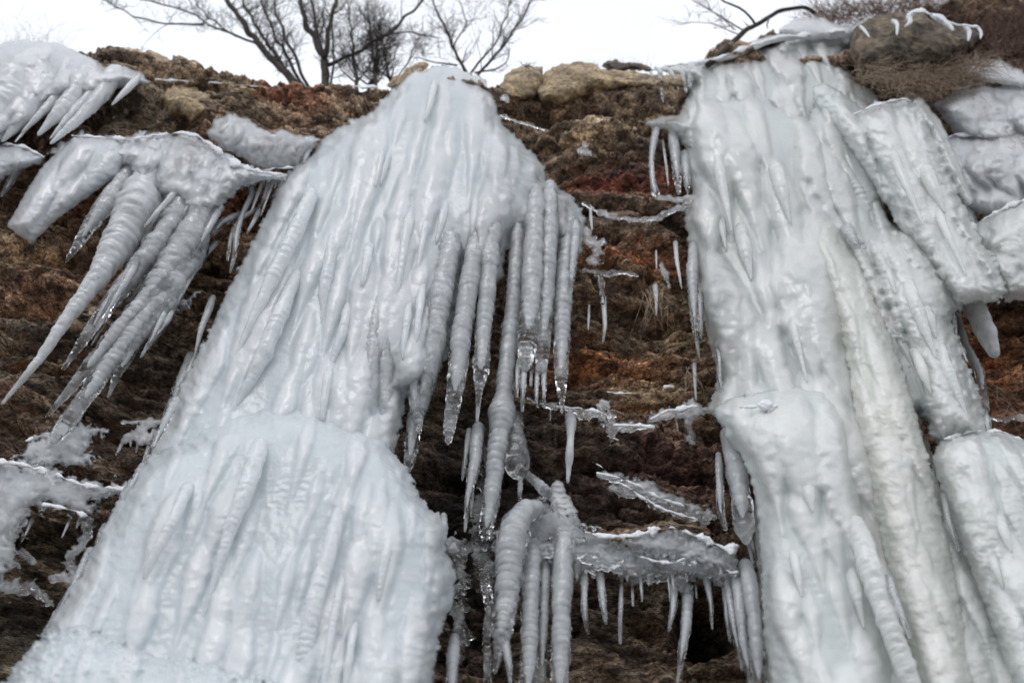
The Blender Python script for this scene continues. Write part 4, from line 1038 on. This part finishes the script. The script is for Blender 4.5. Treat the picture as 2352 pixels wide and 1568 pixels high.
# hanging group under the long column
t25 = thing('frozen_drip', 'dark glassy ice stump with a round hollow end below the long central column', 'ice stump', W(1180, 1000, 3.8))
icicle([(1180, 950, 18), (1184, 1005, 22), (1187, 1045, 27), (1188, 1078, 27), (1182, 1098, 14)], 3.74, t25, ICE_C, clear=0.8, rip=0.06, name='ice_body', blunt=True)
icicle([(1195, 1085, 6), (1195, 1120, 6), (1193, 1150, 3)], 3.70, t25, ICE_C, clear=0.5)
icicle([(1200, 1080, 10), (1235, 1110, 11), (1265, 1140, 14)], 3.74, t25, ICE_W, clear=0.5, name='ice_arm', blunt=True)
icicle([(1078, 985, 8), (1073, 1020, 7), (1066, 1070, 5), (1062, 1104, 3)], 3.72, None, ICE_C, clear=0.6, rip=0.1, label='thin clear icicle hanging left of the double tipped one under the centre', cat='icicle')
td = thing('icicle', 'ringed glassy icicle with a forked tip hanging over the dark rock at centre', 'icicle', W(1095, 985, 3.68))
icicle([(1100, 975, 14), (1095, 1010, 16), (1091, 1059, 14), (1080, 1113, 10), (1074, 1149, 7), (1068, 1222, 3)], 3.68, td, ICE_C, clear=0.5, rip=0.16, name='shaft')
icicle([(1086, 1105, 5), (1084, 1150, 4), (1082, 1190, 3)], 3.69, td, ICE_C, clear=0.6, rip=0.16, name='side_tip')
# ice glaze on the dark rock
for nm, items, lab, sd0 in [
    ('ice_patch', [('cap', [(1110, 1000, 14), (1120, 1080, 20), (1110, 1180, 24), (1105, 1260, 18), (1120, 1340, 14)])], 'dark glassy ice film running down the wet rock behind the long central column', 70),
    ('ice_patch', [('cap', [(1345, 540, 12), (1365, 555, 16), (1380, 580, 10), (1360, 600, 10)]), ('cap', [(1340, 622, 5), (1390, 628, 6), (1440, 625, 3), (1465, 634, 2)]), ('cap', [(1380, 630, 6), (1386, 690, 5)])],
     'pinkish grey ice knob beside the right shoulder of the central waterfall', 71),
    ('ice_patch', [('cap', [(1335, 345, 8), (1355, 350, 7)]), ('cap', [(1345, 335, 5), (1350, 355, 4)])], 'tiny bluish ice patch on brown rock between the two waterfalls', 72),
    ('ice_patch', [('cap', [(1340, 468, 3), (1370, 485, 5), (1410, 498, 6), (1450, 505, 5), (1500, 505, 6), (1530, 490, 7), (1590, 465, 8)]), ('cap', [(1510, 455, 4), (1560, 460, 7), (1595, 455, 6)])],
     'thin frosty ice ribbon stretched across the rock from waterfall to waterfall', 73),
    ('ice_patch', [('cap', [(1030, 1245, 12), (1070, 1250, 12), (1110, 1262, 10)]), ('cap', [(1050, 1250, 16), (1060, 1330, 16), (1050, 1420, 16), (1060, 1460, 20), (1050, 1500, 14)])], 'smoky ice crust on the dark rock right of the lower central tier', 74),
    ('ice_patch', [('cap', [(1150, 265, 3), (1190, 280, 3), (1250, 298, 2)]), ('cap', [(1152, 225, 4), (1162, 215, 5), (1165, 235, 3)])], 'frosty ice threads at the top right of the central crest', 75),
    ('ice_patch', [('cap', [(2265, 955, 3), (2300, 962, 6), (2352, 960, 6), (2420, 958, 5)])], 'snowy ice streak on rusty rock above the lower right column', 76),
    ('ice_patch', [('cap', [(1520, 610, 6), (1532, 640, 7), (1538, 660, 4)])], 'dim ice smear on rock just left of the tall right waterfall', 77),
]:
    it0 = items[0][1][0]
    b = Body(nm, items, lambda U, V: 3.84 + 0 * U, ICE_C if sd0 in (70, 74, 77) else ICE_W, None, step=2.5, seed=sd0, clear=0.75 if sd0 in (70, 74, 77) else 0.5, clear_edge=0.4, edge=18, capw=1.1, ring=0.3, lump=0.6, hs=0.45)
    tag(b.obj, lab, 'ice patch')
for pts, Y, lab in [
    ([(1386, 680, 6), (1388, 720, 6), (1390, 750, 5), (1384, 790, 2)], 3.82, 'bent grey icicle below the pinkish ice knob'),
    ([(1353, 700, 3), (1352, 730, 3), (1351, 760, 1.5)], 3.82, 'needle thin icicle left of the bent grey one on the rock'),
    ([(1551, 555, 6), (1555, 600, 5), (1566, 664, 2)], 3.8, 'slim white icicle on rock close to the tall right waterfall edge'),
    ([(1507, 575, 3), (1508, 618, 1.5)], 3.82, 'tiny icicle between the frosty ribbon and the rusty band'),
    ([(1356, 472, 4), (1357, 500, 4), (1360, 530, 2)], 3.82, 'short icicle hanging from the left end of the frosty ribbon'),
    ([(1505, 655, 8), (1507, 690, 4), (1508, 725, 2)], 3.8, 'frosted stub icicle holding a tangle of dry grass'),
    ([(1595, 835, 5), (1596, 880, 4), (1599, 920, 2)], 3.8, 'dripping icicle at the ice knot near the right waterfall foot'),
    ([(1160, 212, 5), (1164, 225, 5), (1162, 238, 3)], 3.95, 'curled little icicle at the right of the central crest'),
]:
    icicle(pts, Y, None, ICE_W, clear=0.3, rip=0.08, label=lab, cat='icicle')

# ------------------------------------------------------------------ boulders
def boulder(pts, Yf, h, wd, mat, label, seed, lump=1.0):
    U0 = Body('boulder', [('poly', pts, h, wd)], lambda U, V: Yf + 0 * U, mat, None, step=3, lump=0, edge=3, ring=0, seed=seed, back=1.0)
    o = U0.obj
    me = o.data
    n = len(me.vertices)
    co = np.zeros(n * 3, np.float32); me.vertices.foreach_get('co', co); co = co.reshape(-1, 3)
    k = seed * 3.1
    d = 0.035 * fbm(co[:, 0] * 5 + k, co[:, 2] * 6, co[:, 1] * 5, 4) + 0.03 * np.abs(pn(co[:, 0] * 3 + k, co[:, 2] * 3.5, co[:, 1] * 3))
    co[:, 1] -= d * lump; co[:, 2] += 0.4 * d * lump
    me.vertices.foreach_set('co', co.ravel()); me.update()
    tag(o, label, 'boulder')
    return o


boulder([(285, 175), (310, 140), (345, 122), (380, 135), (410, 155), (450, 175), (490, 190), (500, 215), (420, 215), (330, 200)], 4.25, 0.2, 40, ROCK_T, 'tan boulder with a knobby top sticking up on the skyline at the left', 101)
boulder([(370, 225), (400, 205), (450, 205), (485, 225), (480, 260), (440, 280), (390, 262)], 4.05, 0.16, 35, ROCK_T, 'pale pinkish rock lump below the skyline boulder at left', 102)
boulder([(890, 200), (920, 170), (960, 150), (985, 150), (960, 190), (920, 215)], 4.25, 0.12, 25, ROCK_T, 'small slanting tan rock just left of the central crest', 103)
boulder([(1140, 215), (1165, 175), (1210, 150), (1245, 158), (1250, 200), (1225, 230), (1165, 228)], 4.12, 0.2, 35, ROCK_T, 'angular tan boulder just right of the central crest', 104)
boulder([(1230, 215), (1250, 170), (1290, 150), (1335, 148), (1375, 165), (1440, 170), (1505, 172), (1570, 180), (1580, 205), (1500, 212), (1420, 208), (1350, 215), (1290, 240), (1245, 238)], 4.10, 0.24, 40, ROCK_T,
        'long tan boulder slab on the skyline between the two waterfalls', 105)
boulder([(1380, 150), (1410, 142), (1470, 148), (1500, 165), (1400, 166)], 4.3, 0.1, 15, ROCK_G, 'low dark rock behind the long tan slab', 106)
boulder([(1950, 130), (1955, 80), (1990, 48), (2050, 38), (2110, 40), (2180, 60), (2240, 75), (2262, 90), (2230, 115), (2170, 145), (2100, 165), (2020, 170), (1975, 160)], 3.95, 0.42, 90, ROCK_G,
        'large greenish brown overhanging boulder edged with snowy hooks at the upper right', 107, 1.4)
boulder([(1630, 130), (1680, 100), (1720, 95), (1760, 90), (1780, 105), (1700, 135)], 4.25, 0.12, 20, ROCK_T, 'small brown rock under the dead branch', 108)
ts = thing('snow_fringe', 'row of white snowy hooks clinging to the rim of the large boulder', 'snow fringe', W(2100, 50, 3.6))
for pts in [[(2050, 48, 6), (2062, 56, 5), (2060, 82, 2)], [(2105, 26, 6), (2084, 38, 7), (2094, 50, 5), (2078, 62, 2)], [(2140, 35, 6), (2160, 45, 7), (2185, 62, 5), (2190, 72, 2)],
            [(2215, 60, 5), (2228, 72, 6), (2224, 95, 3)], [(2245, 62, 4), (2255, 75, 4), (2252, 90, 2)], [(1975, 60, 4), (1990, 75, 3), (1997, 86, 2)]]:
    icicle(pts, 3.52, ts, ICE_W, clear=0.0, tipclear=0, rip=0.0, lump=0.25, name='hook')
strip('snow_rim', [(2085, 34, 6), (2110, 24, 8), (2140, 32, 8), (2165, 44, 6), (2200, 58, 4), (2245, 62, 4)], 3.54, SNOW, ts, seed=80)
t26 = thing('ice_flow', 'pale lumpy ice flow with snowy rim above the tall right waterfall near the dead branch', 'ice flow', W(1850, 80, 4.0))
Body('ice_body', [('poly', [(1790, 70), (1815, 50), (1850, 40), (1890, 42), (1920, 55), (1960, 62), (1955, 85), (1900, 92), (1830, 90)], 0.15, 25), ('cap', [(1600, 148, 5), (1700, 122, 10), (1760, 92, 10), (1830, 80, 12), (1950, 72, 10)]),
                  ('cap', [(1945, 90, 12), (1955, 70, 8), (1985, 50, 5), (2010, 35, 3)])], lambda U, V: 4.02 + 0 * U, ICE_W, t26, seed=81, clear=0.0, clear_edge=0.2, edge=4)
strip('snow_cap', [(1530, 152, 3), (1600, 145, 4), (1660, 130, 4), (1720, 108, 5), (1790, 84, 5), (1860, 78, 4), (1940, 70, 4)], 3.9, SNOW, t26, seed=82)
for nm, pts, par, bd, sd0 in [('snow_cap', [(1590, 212, 2), (1650, 202, 3), (1740, 204, 3), (1810, 226, 3)], t2, rm, 83), ('snow_cap', [(1700, 935, 3), (1740, 932, 8), (1790, 930, 8), (1760, 948, 5)], t2, rsb, 84),
                              ('snow_cap', [(1945, 268, 2), (2010, 242, 4), (2070, 226, 3), (2105, 235, 3)], t3, bc, 85), ('snow_cap', [(2200, 206, 3), (2260, 188, 4), (2352, 178, 5), (2440, 170, 5)], t4, b4, 86),
                              ('snow_cap', [(2158, 322, 2), (2200, 308, 4), (2260, 312, 3)], t4, b5, 87), ('snow_cap', [(2232, 522, 3), (2280, 490, 5), (2352, 458, 7), (2440, 430, 7)], t4, b6, 88),
                              ('snow_cap', [(2170, 1008, 3), (2230, 988, 7), (2300, 990, 7), (2352, 1012, 6), (2440, 1050, 6)], t5, b7, 89)]:
    ys = np.mean([bd.y(p[0], p[1] + 10) for p in pts])
    strip(nm, pts, ys - 0.01, SNOW, par, seed=sd0)
t27 = thing('ice_sheet', 'frost crusted grey ice with grass stems between the big boulder and the right edge', 'ice sheet', W(2300, 160, 4.0))
Body('ice_body', [('poly', [(2210, 150), (2240, 138), (2290, 140), (2352, 165), (2500, 190), (2500, 230), (2352, 200), (2270, 190), (2215, 170)], 0.08, 20), ('cap', [(2240, 118, 3), (2246, 140, 8), (2240, 160, 10)])], lambda U, V: 3.98 + 0 * U, ICE_W, t27, seed=90, clear=0.1, clear_edge=0.3, edge=8)
t28 = thing('ice_sheet', 'shadowed bluish ice sheet behind the broken ended hanging column', 'ice sheet', W(2200, 450, 4.0))
Body('ice_body', [('poly', [(2060, 195), (2120, 225), (2160, 290), (2200, 380), (2240, 480), (2250, 540), (2215, 520), (2170, 430), (2120, 320)], 0.07, 25)], lambda U, V: 3.98 + 0 * U, ICE_C, t28, seed=91, clear=0.35, clear_edge=0.3, edge=8, ribs=8, rib_r=(8, 18), rib_len=(30, 80))

# ------------------------------------------------------------------ trees
class MBuf:
    def __init__(s): s.V, s.Q, s.n = [], [], 0

    def add(s, V, Q):
        s.V.append(V); s.Q.append(Q + s.n); s.n += len(V)

    def build(s, name, mat, parent=None):
        return mk_mesh(name, np.concatenate(s.V), np.concatenate(s.Q), None, mat, parent)


def limb(buf, pts, r0, r1, seg=6, wob=0.03, n=None):
    P = np.array(pts, float)
    d = np.linalg.norm(np.diff(P, axis=0), axis=1); t_ = np.concatenate([[0], np.cumsum(d)])
    n = n or max(4, int(t_[-1] / 0.06))
    s = np.linspace(0, t_[-1], n)
    C = np.stack([np.interp(s, t_, P[:, k]) for k in range(3)], 1)
    for _ in range(3):
        C[1:-1] = (C[:-2] + 2 * C[1:-1] + C[2:]) / 4
    k = random.random() * 90
    for a in range(3):
        C[:, a] += wob * pn(s * 4 + k, a * 7.3 + k) * np.minimum(1, s / 0.2)
    r = (r0 + (r1 - r0) * (s / t_[-1]) ** 0.8) * (1 + 0.18 * pn(s * 9, k))
    V, Q = tube(C, r, seg)
    buf.add(V, Q)
    return C, r


def twigs(buf, C, r, depth, dens, ln, up=0.5, rmin=0.0014):
    n = len(C)
    for i in range(int(dens * n)):
        j = random.randint(max(1, n // 6), n - 1)
        p = C[j]; T_ = C[min(j + 1, n - 1)] - C[j - 1]; T_ = T_ / (np.linalg.norm(T_) + 1e-9)
        d = T_ * 0.8 + np.array([random.gauss(0, 0.6), random.gauss(0, 0.5), random.gauss(up, 0.45)])
        d /= np.linalg.norm(d)
        l = ln * (0.5 + random.random())
        q = p + d * l * 0.5; e = q + (d + np.array([random.gauss(0, 0.3), random.gauss(0, 0.3), 0.15 + random.gauss(0, 0.25)])) * l * 0.5
        rr = max(rmin, min(r[j] * 0.5, 0.01))
        C2, r2 = limb(buf, [p, q, e], rr, rmin, 4, 0.03, 7)
        if depth > 0:
            twigs(buf, C2, r2, depth - 1, dens * 0.9, ln * 0.62, up, rmin)


def tree(name, label, cat, stems, Y, mat=BARK, dens=0.5, ln=0.35, depth=2, names=('trunk', 'branches', 'twigs')):
    base = W(stems[0][0][0][0], stems[0][0][0][1], Y)
    th_ = thing(name, label, cat, base)
    big, tw = MBuf(), MBuf()
    for k, (pts, r0, r1) in enumerate(stems):
        yy = Y + 0.25 * random.gauss(0, 1) * (0 if k == 0 else 0.6)
        ys = np.linspace(Y if k == 0 else Y, yy, len(pts))
        P = [W(p[0], p[1], y_) for p, y_ in zip(pts, ys)]
        m = float(SCALE(pts[0][0], pts[0][1], Y))
        b = MBuf() if k == 0 else big
        C, r = limb(b, P, r0 * m * 0.78, r1 * m * 0.75, 10 if r0 > 5 else 6)
        if k == 0:
            b.build(names[0], mat, th_)
        twigs(tw, C, r, depth, dens, ln)
    for V_0, Q_0 in zip(tw.V, tw.Q):
        big.V.append(V_0); big.Q.append(Q_0 + big.n)
    big.n += tw.n
    big.build(names[1], mat, th_)
    return th_


tree('bare_tree', 'leafless tree with a forked trunk standing on the cliff edge left of the central crest', 'tree', [
    ([(750, 225), (746, 170), (744, 130), (730, 105), (705, 60), (690, 10), (680, -60)], 14, 6),
    ([(745, 140), (752, 105), (758, 60), (768, 20), (790, -50)], 9, 4),
    ([(750, 152), (790, 138), (830, 115), (870, 90), (915, 60), (950, 25), (985, -20), (1000, -70)], 6, 3),
    ([(868, 92), (900, 76), (940, 74), (985, 84), (1010, 90)], 4, 1.5),
    ([(757, 205), (765, 160), (768, 110), (765, 70), (750, 20)], 4, 2),
    ([(742, 128), (725, 60), (715, 0), (712, -60)], 6, 3), ([(730, 100), (745, 50), (740, -30)], 4, 2)], 4.55, dens=0.6, ln=0.29)
tree('bare_tree', 'leafless multi stemmed tree leaning left out over the cliff edge', 'tree', [
    ([(695, 225), (665, 180), (620, 130), (575, 80), (545, 35), (505, -20), (480, -60)], 13, 7),
    ([(690, 205), (655, 160), (620, 110), (590, 60), (560, 10), (540, -40)], 7, 4),
    ([(700, 205), (672, 150), (640, 100), (612, 40), (595, -20)], 6, 3),
    ([(715, 215), (690, 160), (660, 100), (640, 50), (620, -30)], 6, 3),
    ([(600, 105), (555, 88), (510, 72), (470, 52), (430, 25), (370, 10), (300, -10)], 4, 2),
    ([(470, 55), (420, 58), (370, 55), (310, 40), (255, 10), (230, -20)], 3, 1.5),
    ([(545, 85), (500, 60), (460, 20), (430, -30)], 3, 1.5)], 4.62, dens=0.6, ln=0.27)
tree('bare_shrub', 'leafless spreading shrub rising behind the top of the central crest', 'shrub', [
    ([(1085, 190), (1070, 160), (1045, 120), (1030, 80), (1010, 40), (990, -10)], 6, 3),
    ([(1090, 185), (1120, 145), (1155, 105), (1190, 55), (1215, 10), (1235, -40)], 5, 2.5),
    ([(1080, 170), (1110, 130), (1140, 95), (1165, 40), (1175, -20)], 4, 2),
    ([(1050, 150), (1020, 150), (960, 130)], 3, 1.5), ([(1090, 168), (1130, 160), (1165, 150), (1172, 110)], 3, 1.5), ([(1040, 110), (1070, 60), (1060, 0)], 3, 1.5)], 4.6, dens=0.6, ln=0.28)
for k, (u, v, tt_, lab) in enumerate([(820, 210, (805, 60), 'slim leafless sapling close to the forked trunk'), (865, 212, (850, 70), 'short leafless sapling in the thicket left of the central crest'),
                                 (905, 210, (880, 110), 'stubby leafless sapling nearest the small slanting rock'), (845, 214, (870, 120), 'thin leaning sapling in the middle of the cliff top thicket')]):
    tree('sapling', lab, 'sapling', [([(u, v), ((u + tt_[0]) / 2, (v + tt_[1]) / 2 + 10), tt_, (tt_[0] - 8, tt_[1] - 60)], 6, 2), ([(u, v - 20), (u + 30, v - 60), (u + 50, v - 110)], 3, 1), ([(u - 2, v - 20), (u - 40, v - 50), (u - 60, v - 100)], 3, 1)],
         4.5 + 0.06 * k, dens=0.8, ln=0.24)
tree('dead_branch', 'thick dead branch lying over the snowy rim above the right waterfall', 'branch', [
    ([(1625, 150), (1665, 120), (1700, 85), (1735, 55), (1775, 32), (1815, 20), (1850, 15), (1870, 32)], 9, 6), ([(1735, 58), (1728, 40), (1700, 20), (1660, 2), (1640, -15)], 4, 2.5), ([(1765, 38), (1762, 55), (1765, 68)], 3, 1.5)],
     3.98, dens=0.12, ln=0.1, depth=0)
tree('twig_shrub', 'spindly pale twigs with tiny buds against the sky left of the dead branch', 'shrub', [
    ([(1712, 72), (1660, 45), (1620, 20), (1580, -10)], 2.5, 1), ([(1700, 80), (1650, 62), (1600, 50), (1560, 55)], 1.6, 0.8), ([(1690, 70), (1640, 30), (1610, -15)], 1.6, 0.8)], 4.1, mat=BARK_L, dens=0.8, ln=0.13, depth=1)


def blades(name, label, cat, cen, n, spread, ln, mat, Y, r=0.0016, dirn=(0, -0.2, 1), jit=0.5, sag=0.3, kind=None):
    b = MBuf()
    for i in range(n):
        c = cen[random.randrange(len(cen))]
        u, v = c[0] + random.gauss(0, spread[0]), c[1] + random.gauss(0, spread[1])
        p = W(u, v, Y + random.gauss(0, 0.08))
        d = np.array(dirn, float) + np.array([random.gauss(0, jit), random.gauss(0, jit * 0.6), random.gauss(0, jit * 0.6)])
        d /= np.linalg.norm(d)
        l = ln * (0.4 + random.random())
        m_ = p + d * l * 0.5 + np.array([random.gauss(0, .1), random.gauss(0, .1), 0]) * l
        e = m_ + d * l * 0.5 + np.array([random.gauss(0, .2) * l, random.gauss(0, .2) * l, -sag * l])
        V, Q = tube(np.array([p, (p + m_) / 2 + 0.02 * l, m_, (m_ + e) / 2 + np.array([0, 0, 0.04 * l]), e]), np.linspace(r, r * 0.4, 5), 4)
        b.add(V, Q)
    o = b.build(name, mat)
    if kind:
        o['kind'] = kind
    tag(o, label, cat)
    return o


blades('dry_bush', 'tangled red brown bush on the slope above the large boulder', 'bush', [(1900, 50), (1960, 35), (2020, 35), (2090, 20), (2160, 30), (2230, 50), (2300, 50), (2352, 40), (2420, 40)], 2600, (26, 16), 0.26, REDTW, 4.12, 0.0024, jit=0.75, sag=0.1)
blades('dry_bush', 'dense dry brush in the upper right corner beyond the boulder', 'bush', [(2280, 90), (2330, 80), (2360, 60), (2420, 70)], 1400, (28, 26), 0.30, REDTW, 4.02, 0.0024, jit=0.7, sag=0.15)
blades('dry_grass', 'matted dry grass drooping under the large boulder', 'grass', [(2010, 170), (2060, 180), (2110, 185), (2150, 190), (2190, 170), (2230, 150), (2080, 200)], 1500, (30, 14), 0.2, GRASS, 3.84, 0.0021, dirn=(0, -0.5, -0.5), jit=0.7, sag=0.5, kind='stuff')
blades('grass_tuft', 'wispy dry grass stems hanging on the rock left of the right waterfall', 'grass tuft', [(1492, 665), (1500, 670), (1512, 668)], 26, (6, 4), 0.32, GRASS, 3.8, 0.0014, dirn=(0, -0.2, -1), jit=0.16, sag=0.3)
blades('grass_tuft', 'few dry stems dangling from the small ice knot near the right waterfall', 'grass tuft', [(1590, 850), (1578, 850)], 12, (7, 5), 0.18, GRASS, 3.8, 0.0014, dirn=(0, -0.2, -1), jit=0.25, sag=0.3)
blades('grass_tuft', 'drooping dry grass on rusty rock at the right edge', 'grass tuft', [(2262, 880), (2290, 900), (2320, 930)], 26, (10, 8), 0.2, GRASS, 3.85, 0.0014, dirn=(0.3, -0.2, -0.8), jit=0.3, sag=0.3)
blades('grass_tuft', 'pale dead seed stems frozen into the bulges at the upper right edge', 'grass tuft', [(2315, 300), (2330, 330)], 22, (10, 8), 0.2, GRASS, 3.78, 0.0014, dirn=(0.1, -0.2, -0.9), jit=0.35, sag=0.2)
blades('grass_tuft', 'faint dry grass on the skyline left of the knobby boulder', 'grass tuft', [(265, 160), (290, 160), (275, 158)], 50, (10, 3), 0.22, GRASS, 4.2, 0.0012, jit=0.3)
blades('grass_tuft', 'faint dry grass on the skyline at the far left corner', 'grass tuft', [(10, 110), (60, 105), (120, 108)], 60, (22, 3), 0.34, GRASS, 4.3, 0.0012, jit=0.3)
blades('grass_tuft', 'sparse dry grass on top of the long tan slab', 'grass tuft', [(1350, 158), (1400, 155), (1460, 158)], 70, (20, 3), 0.16, GRASS, 4.3, 0.0012, jit=0.4)
blades('grass_tuft', 'tiny frayed moss tuft on the angular boulder', 'moss tuft', [(1205, 152), (1212, 152)], 40, (5, 2), 0.07, BARK, 4.05, 0.002, dirn=(0.2, 0, 0.5), jit=0.8)

# drips below the snowy ledges and frost on the rock
for n_, par, (ua, va), (ub, vb), Y, ln_ in [(9, t21, (1480, 1300), (1690, 1335), 3.6, 60), (7, t20, (1320, 1300), (1480, 1320), 3.6, 45), (5, t23, (1260, 940), (1400, 965), 3.8, 30), (5, t24, (1500, 960), (1620, 950), 3.8, 34),
                                            (8, t8, (560, 385), (720, 345), 3.86, 40), (7, t10, (10, 1200), (210, 1190), 3.7, 34), (8, t7, (520, 430), (650, 412), 3.84, 60)]:
    for k in range(n_):
        f_ = min(0.97, max(0.03, (k // 2 * 2 + 0.6 + random.gauss(0, 0.55)) / n_))
        if random.random() < 0.25:
            continue
        u, v = ua + (ub - ua) * f_, va + (vb - va) * f_ - 6
        l = ln_ * (0.25 + 1.5 * random.random() ** 2); dv = vdir(u, v); r_ = 2.5 + 4 * random.random()
        icicle([(u, v, r_), (u + dv[0] * l * 0.5, v + dv[1] * l * 0.5, r_ * 0.7), (u + dv[0] * l, v + dv[1] * l, 1.6)], Y, par, ICE_C, clear=0.4, rip=0.08)
for k, (pts, lab) in enumerate([
    ([(1395, 900, 3), (1420, 905, 4), (1450, 902, 2)], 'small snow streak on brown rock under the orange vein'), ([(1528, 888, 3), (1545, 884, 4), (1560, 886, 2)], 'tiny snow dash on rock near the right waterfall foot'),
    ([(1395, 1000, 2), (1420, 1010, 3)], 'faint snow crumb just under the narrow snowy ledge'), ([(60, 1012, 3), (90, 1003, 3)], 'pale snow fleck at the left beside the ice splash'),
    ([(480, 190, 2), (540, 196, 3), (600, 200, 2)], 'thin snow line along the cliff rim below the leaning tree'), ([(330, 178, 2), (380, 184, 3), (440, 188, 2)], 'snow streak under the knobby skyline boulder'),
    ([(800, 198, 3), (850, 202, 4), (890, 198, 3)], 'snow streak at the foot of the sapling thicket'), ([(1360, 1060, 3), (1380, 1070, 4), (1392, 1080, 2)], 'little snow smear above the sloping ice ripples'),
    ([(2270, 1018, 3), (2300, 1022, 4), (2330, 1022, 2)], 'snow streak on rock just above the lower right column')]):
    o = strip('snow_patch', pts, 3.80 if pts[0][1] > 300 else 4.0, SNOW, None, seed=120 + k)
    tag(o.obj, lab, 'snow patch')

GR = {'icicle': 'icicles hanging singly on the rock', 'ice patch': 'ice patches glazing the rock', 'snow patch': 'snow streaks on rock ledges', 'boulder': 'boulders along the cliff top', 'sapling': 'saplings behind the cliff edge',
      'ice ledge': 'iced rock ledges', 'ice sheet': 'ice sheets spread over rock', 'frozen waterfall': 'frozen waterfalls on the cliff', 'ice column': 'thick ice columns on the right', 'tree': 'bare trees on the cliff edge',
      'grass tuft': 'dry grass tufts', 'bush': 'dry bushes above the large boulder', 'ice splash': 'ice splashes on the left ledges'}
for o in list(SC.objects):
    c = o.get('category')
    if c in GR and not o.parent:
        o['group'] = GR[c]
